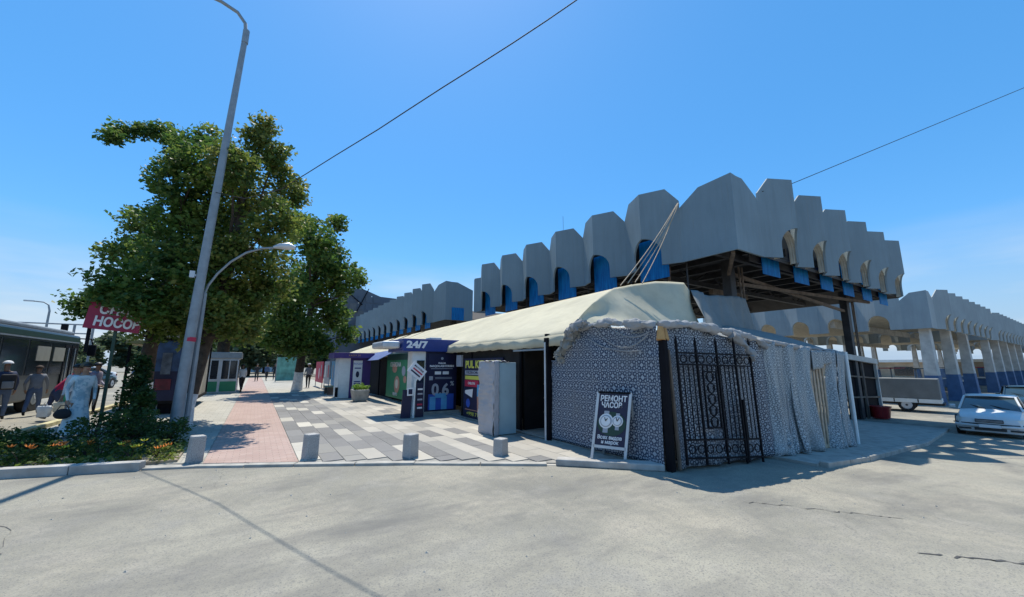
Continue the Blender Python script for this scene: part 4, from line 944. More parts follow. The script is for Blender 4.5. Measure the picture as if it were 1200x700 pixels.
# poster fence further down the street
for k, (y0_, y1_, m, lab) in enumerate(((25.0, 28.0, 'sky_print', 'pale blue shop poster panel nearest the purple kiosk'), (28.1, 30.4, 'grey_print', 'grey-white poster panel with red marks between blue and red ones'), (30.6, 34.4, 'red_print', 'red shop poster panel farthest down the street'))):
    t = thing('poster_panel', lab, 'poster', group='poster panels down the street')
    xx = 4.15-.03*(y0_-25)
    pb_ = MB().box(xx, xx+.06, y0_, y1_, .35, 1.85).obj('panel', m, t)
    for j in range(3):
        quad('print', fx, (xx-.004, y0_+(j+.6)*(y1_-y0_)/3.4, 1.2-.2*(j % 2)), .35, .8, ('white_print', 'red_print', 'grey_print')[(j+k) % 3], pb_, shape=CIRC if j == 1 else None)
    MB().box(xx+.01, xx+.05, y0_+.1, y0_+.16, 0, .4).obj('leg', 'black_metal', t); MB().box(xx+.01, xx+.05, y1_-.16, y1_-.1, 0, .4).obj('leg', 'black_metal', t)
tb = thing('low_bench', 'low greenish bench between the street posters and the purple kiosk', 'bench', (3.55, 24.0, 0))
MB().box(-.25, .25, -.7, .7, .40, .46).obj('seat', plain('faded_green', (.16, .2, .12)), tb); MB().box(-.2, .2, -.6, -.5, 0, .4).obj('leg', 'brown_rust', tb); MB().box(-.2, .2, .5, .6, 0, .4).obj('leg', 'brown_rust', tb)

# ================================================================ BOLLARDS
bmesh_b = MB().add([(a, b, z) for z, s in ((-.03, 1), (.43, .93)) for a, b in ((-.105*s, -.105*s), (.105*s, -.105*s), (.105*s, .105*s), (-.105*s, .105*s))],
   [(3, 2, 1, 0), (4, 5, 6, 7), (0, 1, 5, 4), (1, 2, 6, 5), (2, 3, 7, 6), (3, 0, 4, 7)]).mesh('stone_bollard', 'granite')
for (x, y, rz, s, tl, lab) in ((-.72, 8.62, .3, 1.0, .04, 'leftmost grey granite bollard, leaning slightly at the edge of the flower bed'), (.92, 7.82, .35, .98, .02, 'grey granite bollard at the right edge of the pink brick strip'),
        (2.42, 7.0, .4, .93, 0, 'grey granite bollard on the dark striped paving, third from left'), (3.82, 6.25, .4, .70, 0, 'low sunken granite bollard in front of the wrapped cabinet')):
    o = link('stone_bollard', bmesh_b, None, bevel=.02); o.location = (x, y, 0); o.rotation_euler = (0, tl, rz); o.scale = (1, 1, s); tag(o, lab, 'bollard', 'granite bollards along the kerb')

# ================================================================ LAMP POSTS AND CABLES
lp = thing('street_lamp', 'tall grey street lamp post with curved top arm rising before the trees', 'street lamp', (-1.42, 11.87, 0))
def Lp(x, z): return local(lp, x, 11.87, z)
MB().tube([Lp(-1.42, -.05), Lp(-1.40, .9), Lp(-1.36, 2.5), Lp(-1.24, 6), Lp(-1.08, 10.6)], [.125, .115, .105, .09, .065], 14).obj('pole', 'grey_metal', lp, smooth=True)
MB().tube([Lp(-1.08, 10.35), Lp(-1.075, 10.75)], [.078, .078], 12).obj('collar', 'grey_metal', lp)
MB().tube([Lp(-1.08, 10.6), Lp(-1.12, 10.95), Lp(-1.32, 11.2), Lp(-1.7, 11.33), Lp(-2.3, 11.38), Lp(-2.9, 11.4)], .045, 8).obj('arm', 'grey_metal', lp, smooth=True)
MB().box(*[v for v in (-2.05, -1.35)], -.12, .12, 11.33, 11.47).obj('lamp_head', 'light_metal', lp, bevel=.04)
for k, (m, z) in enumerate((('orange_print', 2.35), ('red_print', 2.15), ('yellow_print', 2.02))):
    MB().tube([Lp(-1.36, z), Lp(-1.355, z+.1)], [.110, .109], 14, caps=False).obj('sticker', m, lp) if k == 1 else None
MB().bar(Lp(-1.32, 3.72), Lp(-1.50, 3.76), .05).obj('bracket', 'light_metal', lp)
MB().box(*(-.12, -.02), -.05, .05, 3.68, 3.84).obj('sensor', 'light_metal', lp)
l2 = thing('street_lamp', 'curved arm lamp reaching out to the right over the pink path', 'street lamp', (-1.25, 12.0, 0))
def Lq(x, z): return local(l2, x, 12.0-.4*max(0, min(1, (x+1.2)/1.6)), z)
MB().tube([Lq(-1.24, -.05), Lq(-1.22, 3.35)], [.06, .05], 10).obj('pole', 'grey_metal', l2)
MB().tube([Lq(-1.22, 3.35), Lq(-1.17, 3.55), Lq(-1.02, 3.85), Lq(-.78, 4.18), Lq(-.48, 4.45), Lq(-.15, 4.6), Lq(.2, 4.66)], .026, 8).obj('arm', 'grey_metal', l2, smooth=True)
hd = MB().tube([Lq(.10, 4.66), Lq(.25, 4.70), Lq(.45, 4.72), Lq(.60, 4.70)], [.035, .08, .10, .04], 12); hd.obj('lamp_head', 'light_metal', l2, smooth=True)
fl_ = thing('street_lamp', 'distant single-arm street lamp beyond the bus roof', 'street lamp', (-18.6, 60, 0))
MB().tube([(0, 0, 0), (0, 0, 7.2), (-.15, 0, 7.8), (-.5, 0, 8.05), (-1.3, 0, 8.12)], [.14, .09, .07, .06, .06], 8).obj('pole', 'grey_metal', fl_)
MB().box(-1.9, -1.2, -.12, .12, 8.05, 8.18).obj('lamp_head', 'light_metal', fl_)
def catenary(a, b, sag, r, name, mat, lab, n=24, extra=()):
    A, B = Vector(a), Vector(b); pts = [A.lerp(B, k/n)+Vector((0, 0, -sag*4*(k/n)*(1-k/n))) for k in range(n+1)]
    pts += [Vector(e) for e in extra]
    return tag(MB().tube(pts, r, 6).obj(name, mat), lab, 'cable')
cp = [(-1.26, 11.8, 5.9), (-.6, 10.9, 5.55), (0.11, 9.2, 5.3), (0.51, 8.4, 5.43), (0.87, 7.4, 5.44), (1.34, 6.15, 5.46), (1.64, 5.46, 5.54), (1.97, 4.9, 5.7), (2.3, 4.45, 5.89), (2.67, 4.1, 6.17), (3.02, 3.75, 6.44), (3.37, 3.5, 6.76), (3.75, 3.1, 7.13), (5.5, 1.4, 8.6)]
tag(MB().tube(cp, .009, 6).obj('overhead_cable', 'rubber'), 'dark twisted overhead cable running from the trees up across the sky', 'cable')
tag(MB().tube([(13.9, 5.75, 7.42), (15.9, 5.6, 8.17), (54.87, 1.05, 25.85)], [.012, .014, .03], 6).obj('overhead_cable', 'rubber'), 'thin overhead wire rising to the right from the nearest hall fins', 'cable')

# ================================================================ TREES
def tree(label, base, blobs, mat, leaf=.125, per_cl=36, dens=40, trunk_r=.2, white=1.1, fork=2.2, seed=1, spread=.30, leanto=None):
    t = thing('broadleaf_tree', label, 'tree', base)
    B = Vector(base); R = random.Random(seed)
    cen = Vector((sum(b[0]*b[3] for b in blobs)/sum(b[3] for b in blobs), sum(b[1]*b[3] for b in blobs)/sum(b[3] for b in blobs), 0))
    top = Vector((cen.x-B.x, cen.y-B.y, 0)); fk = Vector((top.x*.25, top.y*.25, fork)); ctop = max(b[2] for b in blobs)
    spine = [Vector((0, 0, -.05)), Vector((.03, 0, .5)), Vector((top.x*.1, top.y*.1, white)), fk, fk.lerp(Vector((top.x, top.y, ctop)), .35)+Vector((.15, 0, 0)), fk.lerp(Vector((top.x, top.y, ctop)), .8)]
    mb = MB().tube(spine, [trunk_r*1.25, trunk_r*1.02, trunk_r*.95, trunk_r*.85, trunk_r*.55, trunk_r*.15], 12)
    for x, y, z, r in blobs:
        e = Vector((x, y, z))-B; k = min(.75, max(0.02, (e.z-fork)/(ctop-fork+.01)*.6)); s = fk.lerp(Vector((top.x, top.y, ctop)), k)
        mid = s.lerp(e, .5)+Vector((R.uniform(-.25, .25), R.uniform(-.25, .25), -.2 if e.z > s.z else .25))
        r0 = trunk_r*.34*(.5+.5*min(1, r))
        if r < .25:
            big = min((b for b in blobs if b[3] > r*1.02 and b is not (x, y, z, r)), key=lambda b: (Vector(b[:3])-Vector((x, y, z))).length+(0 if b[3] > .2 else 0)); s = Vector(big[:3])-B; mid = s.lerp(e, .5)+Vector((0, 0, .06)); r0 = .03
        mb.tube([s, mid, e], [r0, r0*.6, r0*.2], 6)
        for q in range(5):
            d = Vector((R.gauss(0, 1), R.gauss(0, 1), R.gauss(0, 1))).normalized()*r*.85; mb.tube([s.lerp(e, .85), e+d*.6+Vector((0, 0, -.05)), e+d], [r0*.25, r0*.15, .006], 4)
    mb.obj('trunk', 'bark', t, smooth=True)
    if white > .3:
        MB().tube([spine[0], spine[1], spine[2]], [trunk_r*1.27, trunk_r*1.04, trunk_r*.97], 12, caps=False).obj('whitewash_band', 'whitewash', t, smooth=True)
    cs = []
    for x, y, z, r in blobs:
        n = int(dens*(r**2)*2.1)+8
        for _ in range(n):
            d = Vector((R.gauss(0, 1), R.gauss(0, 1), R.gauss(0, 1))).normalized()*r*(R.random()**.38)*R.choice((.85, 1.0, 1.0, 1.12))
            cs.append((x+d.x-B.x, y+d.y-B.y, z+d.z*.95-B.z))
    tag(leaf_cloud(cs, per_cl, leaf, mat, 'crown', t, spread, seed=seed), kind=None)
    return t
A = [(-4.09, 15.23, 3.24, 0.42), (-3.33, 13.42, 3.5, 0.52), (-2.7, 13.74, 3.32, 0.81), (-3.71, 16.58, 4.95, 0.67), (-3.54, 17.11, 6.11, 0.74), (-2.11, 13.74, 4.21, 0.99), (-2.16, 14.18, 5.83, 1.01), (-2.51, 14.16, 6.97, 0.67), (-1.86, 13.48, 7.28, 0.8), (-3.21, 15.65, 8.91, 0.22), (-3.6, 15.44, 8.8, 0.19), (-4.0, 15.37, 8.56, 0.21), (-4.13, 14.96, 8.13, 0.14), (-2.59, 15.29, 8.54, 0.44), (-1.36, 15.48, 3.84, 0.88), (-2.48, 16.56, 3.24, 0.6), (-3.86, 15.67, 3.24, 0.34), (-1.97, 15.12, 8.96, 0.36), (-2.4, 15.6, 5.0, 1.0), (-1.6, 15.0, 6.5, 1.0), (-2.78, 12.95, 3.12, .26), (-2.45, 13.0, 2.95, .3), (-2.6, 14.9, 2.75, .5), (-1.9, 15.0, 2.9, .55)]
Bb = [(-1.04, 12.6, 7.04, 0.7), (-0.64, 13.62, 8.4, 0.48), (-0.42, 13.62, 9.0, 0.3), (-0.11, 13.52, 8.02, 0.49), (0.33, 13.84, 7.5, 0.42), (-0.71, 14.16, 6.83, 0.89), (0.07, 12.7, 5.67, 0.72), (-1.08, 15.54, 5.46, 0.91), (-0.12, 13.84, 4.77, 0.85), (0.28, 14.18, 3.94, 0.61), (-0.4, 14.13, 3.54, 0.77), (-1.27, 15.59, 2.89, 0.52), (-0.42, 14.06, 2.7, 0.45), (-1.48, 13.89, 2.44, 0.34), (0.53, 13.48, 6.83, 0.3), (-1.0, 13.6, 4.6, .9), (-1.25, 12.9, 3.1, .5), (-.8, 13.2, 2.75, .45), (-1.6, 13.2, 3.5, .5)]
Cc = [(2.1, 25.13, 8.76, 1.38), (1.55, 27.29, 10.55, 0.88), (3.46, 27.03, 8.64, 1.2), (4.2, 26.55, 7.21, 1.11), (2.83, 28.14, 6.77, 1.75), (1.06, 25.45, 5.61, 1.4), (1.68, 26.03, 3.87, 1.4), (3.78, 28.41, 4.88, 1.37), (4.78, 26.64, 3.54, 0.6), (0.92, 27.09, 3.2, 1.0), (2.72, 26.66, 2.94, 0.86), (5.24, 26.96, 7.13, 0.52), (3.68, 27.17, 10.95, 0.61), (3.51, 27.15, 2.66, 0.58), (1.83, 26.61, 2.6, 0.56)]
Dd = [(-2.11, 32.06, 4.74, 1.29), (-0.89, 30.96, 3.58, 0.71), (-2.83, 30.72, 3.33, 0.68), (-2.03, 29.16, 5.6, 1.2), (-0.29, 30.43, 4.7, 1.13)]
tree('big dark green tree with a bare high branch at left, behind the red sign', (-2.75, 15.9, 0), A, 'leaf_a', trunk_r=.21, fork=2.0, seed=3)
tree('olive-topped tree standing directly behind the tall lamp post', (-1.52, 13.75, 0), Bb, 'leaf_b', trunk_r=.20, fork=1.9, white=.85, seed=5)
tree('rounded tree with a whitewashed trunk base in the middle of the pedestrian street', (2.3, 28.6, 0), Cc, 'leaf_a', leaf=.24, per_cl=20, dens=26, trunk_r=.27, fork=2.6, white=1.2, seed=7, spread=.45)
tree('dark-trunked tree behind the small green kiosk', (-1.9, 31.0, 0), Dd, 'leaf_a', leaf=.26, per_cl=18, dens=22, trunk_r=.38, fork=3.0, white=0, seed=9, spread=.45)
# far trees
far_tree = None
ORD = ['', 'first', 'second', 'third', 'fourth', 'fifth', 'sixth', 'seventh', 'eighth', 'ninth', 'tenth', 'eleventh', 'twelfth']
frnd = random.Random(21)
spots = [(-70, 125), (-60, 118), (-52, 124), (-45, 116), (-38, 122), (-31, 118), (-25, 126), (-19, 118), (-13, 112), (-7, 100), (-3, 88), (1.5, 96), (5.5, 90), (9, 84), (-84, 118), (-96, 112), (11, 70), (-1, 70)]
for k, (x, y) in enumerate(spots):
    if far_tree is None:
        bl = [(frnd.uniform(-2.4, 2.4), frnd.uniform(-2, 2), frnd.uniform(2.2, 5.6), frnd.uniform(1.0, 1.9)) for _ in range(10)]
        far_tree = tree('x', (0, 0, 0), bl, 'leaf_far', leaf=.6, per_cl=14, dens=9, trunk_r=.2, fork=1.6, white=0, seed=30, spread=.7)
        far_tree.name = 'distant_tree'; far_tree['group'] = 'trees beyond the bus road'; o = far_tree
    else: o = copy_tree(far_tree)
    o.location = (x, y, 0); o.rotation_euler = (0, 0, frnd.uniform(0, 6)); s = frnd.uniform(.9, 1.3); o.scale = (s*1.2, s*1.2, s)
    o['label'] = 'hazy green tree in the far tree line beyond the bus road' if x < -14 else 'hazy green tree closing the far end of the pedestrian street'
    nth_ = sum(1 for q in spots if (q[0] < -14) == (x < -14) and q[0]/q[1] <= x/y)
    o['label'] = (ORD[nth_]+' hazy tree from the left in the tree line beyond the bus road') if x < -14 else (ORD[nth_]+' hazy tree from the left closing the far end of the pedestrian street')
    o['group'] = 'trees beyond the bus road' if x < -14 else 'trees at the far end of the pedestrian street'

# ================================================================ PLANTS IN THE BED
def shrub(name, label, x, y, h, r, mat, leaf, n, cat='shrub', group=None, flowers=None, seed=1, cone=False):
    t = thing(name, label, cat, (x, y, .05), group=group); R = random.Random(seed); cs = []; mb = MB()
    for k in range(n):
        a = R.uniform(0, 2*PI); z = h*(R.random()**.8); rr_ = r*math.sqrt(R.random())*((1-z/h*.85) if cone else (1-.35*abs(z/h-.45)))
        p = (rr_*math.cos(a), rr_*math.sin(a), z+.02); cs.append(p)
        if k % 3 == 0: mb.tube([(0, 0, 0), (p[0]*.4, p[1]*.4, p[2]*.6), p], [.012, .008, .003], 4)
    mb.obj('stem', 'bark', t); leaf_cloud(cs, 16, leaf, mat, 'foliage', t, .13 if not cone else .16, seed=seed)
    if flowers:
        for k in range(R.randint(3, 6)):
            a = R.uniform(0, 2*PI); q = Vector((r*.8*math.cos(a), r*.8*math.sin(a), h*R.uniform(.75, 1.05)))
            fm = MB()
            for j in range(7):
                b = 2*PI*j/7; fm.add([q, q+Vector((.035*math.cos(b-.4), .035*math.sin(b-.4), .012)), q+Vector((.06*math.cos(b), .06*math.sin(b), .045)), q+Vector((.035*math.cos(b+.4), .035*math.sin(b+.4), .012))], [(0, 1, 2, 3)])
            fm.obj('flower', flowers, t)
    return t
def inbed(x): return 9.85-(x+4.5)*.33
pr = random.Random(8); seen_ = {}
for k in range(20):
    x = -4.35+3.25*(k/19); y = inbed(x)+pr.uniform(.25, .75)
    fcol = ('petal_orange', 'petal_yellow', None, 'petal_orange', None)[k % 5]
    seen_[fcol] = seen_.get(fcol, 0)+1
    shrub('flowering_plant', ORD[seen_[fcol]]+' from the left of the '+{'petal_orange': 'low orange-flowered plants behind the white kerb', 'petal_yellow': 'low yellow-flowered plants behind the white kerb', None: 'low flowerless leafy plants behind the white kerb'}[fcol],
          x, y, pr.uniform(.16, .33), pr.uniform(.12, .2), 'leaf_shrub' if k % 3 else 'leaf_b', .05, 9, 'flower', {'petal_orange': 'orange-flowered plants in the bed', 'petal_yellow': 'yellow-flowered plants in the bed', None: 'leafy plants in the bed'}[fcol], fcol, seed=100+k)
for k, (x, y, h, r, lab) in enumerate(((-3.95, 11.3, .34, .40, 'low dark green shrub at the left end of the bed, behind the orange flowers'), (-3.30, 11.0, .30, .36, 'low dark green shrub before the woman in the printed robe'), (-2.50, 10.9, .55, .42, 'dark green rounded shrub in the middle of the flower bed'),
      (-1.95, 10.7, .60, .38, 'dark green rounded shrub left of the lamp post base'), (-1.30, 10.3, .45, .32, 'small dark shrub right at the foot of the tall lamp post'))):
    shrub('round_shrub', lab, x, y, h, r, 'leaf_shrub', .06, 70, seed=200+k)
shrub('feathery_shrub', 'tall feathery dark shrub in front of the leftmost tree trunk', -2.22, 12.3, 1.7, .42, 'leaf_shrub', .08, 190, seed=301, cone=True)
shrub('feathery_shrub', 'shorter feathery shrub left of the tall lamp post', -2.0, 11.7, 1.0, .36, 'leaf_shrub', .08, 90, seed=302, cone=True)
# grass and weeds on the soil
gr = [(pr.uniform(-4.4, -1.0), 0, .07) for _ in range(420)]; gr = [(x, inbed(x)+pr.uniform(.05, 1.8), z) for x, _, z in gr]
tag(leaf_cloud(gr, 9, .07, 'leaf_b', 'weeds', None, .09, seed=77), 'sparse weeds and grass on the flower bed soil', kind='stuff')

# ================================================================ SIGNS AND BOARDS ON THE LEFT
rs = thing('red_sign', 'tilted crimson sign with white Cyrillic letters half hidden by leaves', 'sign')
YR = 13.35; a_ = math.radians(-6); rv = Vector((math.cos(a_), 0, math.sin(a_))); uv = Vector((-math.sin(a_), 0, math.cos(a_))); bq = (rv, uv, Vector((0, -1, 0)))
pc_ = Vector((-3.02, YR, 2.76)); rb = quad('sign_plate', bq, pc_, 1.0, .66, 'crimson', rs, t=.05)
text('lettering', 'СНИК', .30, pc_+uv*.14+Vector((.06, -.065, 0)), bq, 'white_print', rb, width=.74, bold=.012); text('lettering', 'НОСОВ', .30, pc_-uv*.16+Vector((.08, -.065, 0)), bq, 'white_print', rb, width=.84, bold=.012)
MB().box(-3.02, -2.96, YR+.02, YR+.08, 0, 2.6).obj('post', plain('dark_green_paint', (.02, .06, .04)), rs)
MB().box(-3.48, -3.42, YR+.02, YR+.08, 1.9, 2.6).obj('bracket', 'black_metal', rs)

# ad pavilion: blue picture on the street end, faded picture on the path side
ad = thing('ad_pavilion', 'advertising pavilion with faded posters behind the tall lamp post', 'billboard')
core = MB().box(-2.95, -1.87, 17.2, 22.8, .35, 2.55).obj('cabin', 'void', ad)
MB().box(-3.05, -1.8, 17.1, 22.9, 2.5, 2.62).obj('roof', 'light_metal', ad, bevel=.03)
p1 = MB().box(-2.9, -2.0, 17.12, 17.19, .45, 2.42).obj('end_poster', 'navy_dark', ad)
quad('blue_print', fy, (-2.45, 17.11, 1.85), .86, .95, plain('poster_blue', (.04, .12, .30), .4, var=.5, scale=2), p1) if False else MB().box(-2.88, -2.02, 17.09, 17.115, 1.4, 2.38).obj('blue_print', plain('faded_blue_print', (.03, .07, .16), .4, var=.7, scale=3), p1)
MB().box(-2.7, -2.3, 17.075, 17.088, .8, 1.15).obj('red_print', plain('dark_red_print', (.12, .012, .02), .5, var=.6, scale=4), p1)
MB().box(-2.6, -2.35, 17.06, 17.074, 1.3, 2.0).obj('figure_print', plain('dim_print', (.10, .12, .15), .5, var=.5, scale=5), p1)
fpx = frame('+x')
p2 = MB().box(-1.86, -1.80, 17.25, 22.4, .42, 2.42).obj('side_poster', plain('faded_poster', (.42, .36, .27), .5, var=.35, scale=1.2), ad, bevel=.01)
quad('print', fpx, (-1.795, 18.6, 1.55), 1.7, 1.5, 'brown_rust', p2, shape=[(-.5, -.5), (.3, -.5), (.5, 0), (.3, .5), (-.5, .4)]); quad('print', fpx, (-1.788, 19.6, 1.9), 1.8, .6, 'grey_print', p2, shape=CIRC)
quad('print', fpx, (-1.782, 21.2, 2.0), 1.2, .4, 'sky_print', p2, shape=CIRC)
MB().bar((-1.80, 17.22, 2.42), (-1.80, 22.5, 2.42), .10).obj('frame_bar', 'black_metal', ad); MB().bar((-1.80, 17.22, .38), (-1.80, 22.5, .38), .10).obj('frame_bar', 'black_metal', ad)
MB().bar((-1.80, 22.45, .35), (-1.80, 22.45, 2.5), .10).obj('frame_bar', 'black_metal', ad)
for y in (17.4, 22.2): MB().box(-2.6, -2.2, y, y+.2, 0, .36).obj('foot', 'black_metal', ad)

# bus stop shelter posts
bsx = thing('bus_shelter', 'thin black-framed bus shelter beside the tree trunk', 'bus shelter')
for x, y in ((-3.9, 19.5), (-3.0, 19.5), (-3.9, 23.5), (-3.0, 23.5)): MB().box(x-.035, x+.035, y-.035, y+.035, 0, 2.35).obj('post', 'black_metal', bsx)
MB().box(-4.0, -2.9, 19.3, 23.7, 2.35, 2.5).obj('roof', plain('ochre_panel', (.30, .24, .09)), bsx, bevel=.02)
MB().box(-3.9, -3.87, 19.6, 23.4, .5, 2.1).obj('glass_panel', 'glass', bsx) if False else None
MB().box(-3.7, -3.3, 20, 23, .42, .47).obj('bench_seat', 'wood', bsx)
gn = thing('sign_gantry', 'thin grey gantry frame carrying wires behind the bus', 'gantry', (-10.5, 38, 0))
for x in (-.0, .9): MB().tube([(x, 0, 0), (x, 0, 4.3)], .07, 8).obj('post', 'grey_metal', gn)
for z in (3.7, 4.3): MB().tube([(-6, 0, z), (.9, 0, z)], .05, 6).obj('crossbar', 'grey_metal', gn)
MB().box(-.6, -.3, -.1, .1, 3.6, 4.3).obj('signal_box', 'black_metal', gn)

# small green kiosk
gk = thing('green_kiosk', 'small glazed street kiosk with green lower panels', 'kiosk')
YG = 27.9; x_0, x_1 = -2.62, -.84
MB().box(x_0-.06, x_1+.10, YG-.1, YG+2.4, 1.98, 2.33).obj('roof_band', 'grey_metal', gk, bevel=.02)
MB().box(x_0, x_1, YG+.03, YG+2.3, .0, 1.98).obj('cabin', 'light_metal', gk)
for k in range(2):
    xa = x_0+.06+k*.88
    MB().box(xa+.04, xa+.80, YG, YG+.028, .12, .68).obj('green_panel', 'green', gk); w = MB().box(xa+.02, xa+.82, YG-.01, YG+.028, .76, 1.92).obj('window', 'light_metal', gk)
    MB().box(xa+.07, xa+.39, YG-.018, YG-.011, .82, 1.86).obj('pane', 'glass', w); MB().box(xa+.44, xa+.77, YG-.018, YG-.011, .82, 1.86).obj('pane', 'glass', w)
MB().box(x_1+.001, x_1+.02, YG+.2, YG+2.1, .76, 1.9).obj('window', 'glass', gk)
MB().box(x_0-.1, x_1+.15, YG-.2, YG+2.5, -.02, .08).obj('base', 'concrete', gk)
# teal banner stall near the mid tree
ts = thing('teal_banner', 'pale teal banner stall left of the whitewashed tree trunk', 'banner', (1.7, 44, 0))
MB().box(0, 2.2, 0, .08, .1, 2.35).obj('banner', plain('teal_banner_cloth', (.12, .32, .27), .7, var=.4, scale=2), ts); MB().box(-.06, 0, 0, .1, 0, 2.45).obj('post', 'grey_metal', ts); MB().box(2.2, 2.26, 0, .1, 0, 2.45).obj('post', 'grey_metal', ts)

# ================================================================ FAR BUILDINGS
fb = thing('office_block', 'pale blue-white building with dark lettering bands far down the street', 'building')
MB().box(-16, 6.5, 110, 125, 0, 8.4).obj('wall', 'far_white', fb)
for z in (5.0, 6.0): MB().box(-7.5, 3.5, 109.9, 109.99, z, z+.35).obj('letter_band', 'royal_print', fb)
for k in range(9): w = MB().box(-14+2.2*k, -12.4+2.2*k, 109.9, 109.98, 1.2, 3.4).obj('window', 'glass', fb)
gb_ = thing('clad_building', 'dark grey clad building with sloping roofline behind the farther hall', 'building')
MB().add([(9.2, 60, 0), (18, 60, 0), (18, 74, 0), (9.2, 74, 0), (9.2, 60, 12.7), (12.5, 60, 12.8), (15.0, 60, 11.9), (18, 60, 11.8), (18, 74, 11.8), (9.2, 74, 12.7)],
   [(0, 1, 7, 6, 5, 4), (1, 2, 8, 7), (2, 3, 9, 8), (3, 0, 4, 9), (4, 5, 6, 7, 8, 9)]).obj('wall', 'far_grey', gb_)
for i in range(5):
    for j in range(3): MB().box(9.6+i*1.1, 10.5+i*1.1, 59.94, 59.99, 8.6+j*1.1, 9.5+j*1.1).obj('cladding_panel', plain('clad_%d' % ((i+j) % 3), (.08+.02*((i+j) % 3),)*3, .5) if (i+j) < 3 else 'far_grey', gb_)
for (x, z) in ((10.6, 12.0), (13.6, 11.7), (11.8, 10.6)): MB().box(x, x+.18, 59.88, 59.93, z, z+.15).obj('floodlight', 'white_paint', gb_)
MB().bar((10.2, 59.8, 12.2), (12.4, 59.8, 10.4), .12).obj('stay_cable', 'black_metal', gb_); MB().bar((11.6, 59.8, 9.2), (13.2, 59.8, 12.9), .12).obj('stay_cable', 'black_metal', gb_)
bw = thing('beige_warehouse', 'long low beige building with a white roof beyond the right-hand halls', 'building')
MB().box(118, 128, -20, 75, -1.05, 2.2).obj('wall', 'beige_wall', bw); MB().box(117.2, 129, -21, 76, 2.2, 2.75).obj('roof', 'white_paint', bw)
for k in range(14): MB().box(117.85, 117.97, -12+6*k, -9+6*k, -.6, 1.2).obj('window', ('glass', 'column_blue', 'white_paint')[k % 3], bw)
# stalls standing under the right halls
for k, (x, y) in enumerate(((50, 10), (56, 13), (64, 9.5), (72, 12.5), (82, 10), (90, 13.5))):
    t = thing('market_counter', ORD[k+1]+' nearest blue-fronted counter under the pale halls, with a '+('grey', 'red', 'beige')[k % 3]+' shade', 'counter', (x, y, -1.05), group='blue counters under the far halls')
    MB().box(-2, 2, -.5, .5, 0, .95).obj('front', 'column_blue', t); MB().box(-2.2, 2.2, -.6, .6, .95, 1.05).obj('counter_top', 'white_paint', t); MB().box(-1.9, -1.8, -.4, -.3, 1.05, 2.3).obj('post', 'grey_metal', t); MB().box(-2.1, 2.1, -.6, .5, 2.3, 2.38).obj('shade', ('truck_tarp', 'red_print', 'beige_wall')[k % 3], t)

# black framed shutter leaning beyond the shack
bf = thing('panel_frame', 'black mesh panel in a pale frame standing beyond the stall by the red bucket', 'panel')
def fpnt(u, z): return Vector((24.6+3.0*u, 7.45-.35*u, -1.0+(3.15-.25*u)*z))
MB().plate([fpnt(0, 0), fpnt(1, 0), fpnt(1, .93), fpnt(0, .93)], .05, (0, -1, 0)).obj('dark_panel', 'truck_tarp' if False else 'black_metal', bf)
for a, b, m, w in (((0, .96), (1, .96), 'column_paint', .26), ((0, 0), (0, 1), 'column_paint', .1), ((1, 0), (1, 1), 'column_paint', .12), ((.5, 0), (.5, .93), 'dark_steel', .1), ((0, .33), (1, .33), 'brown_rust', .07), ((0, .66), (1, .66), 'brown_rust', .07)):
    MB().bar(fpnt(*a)+Vector((0, -.06, 0)), fpnt(*b)+Vector((0, -.06, 0)), w).obj('frame_bar', m, bf)
bk = thing('red_bucket', 'dark red bucket on the pavement at the foot of the black panel', 'bucket', (26.6, 6.85, -1.02))
MB().tube([(0, 0, 0), (0, 0, .55)], [.34, .42], 16).obj('pail', 'red_plastic', bk, smooth=True); MB().tube([(0, 0, .54), (0, 0, .58)], [.45, .45], 16).obj('rim', 'red_plastic', bk)

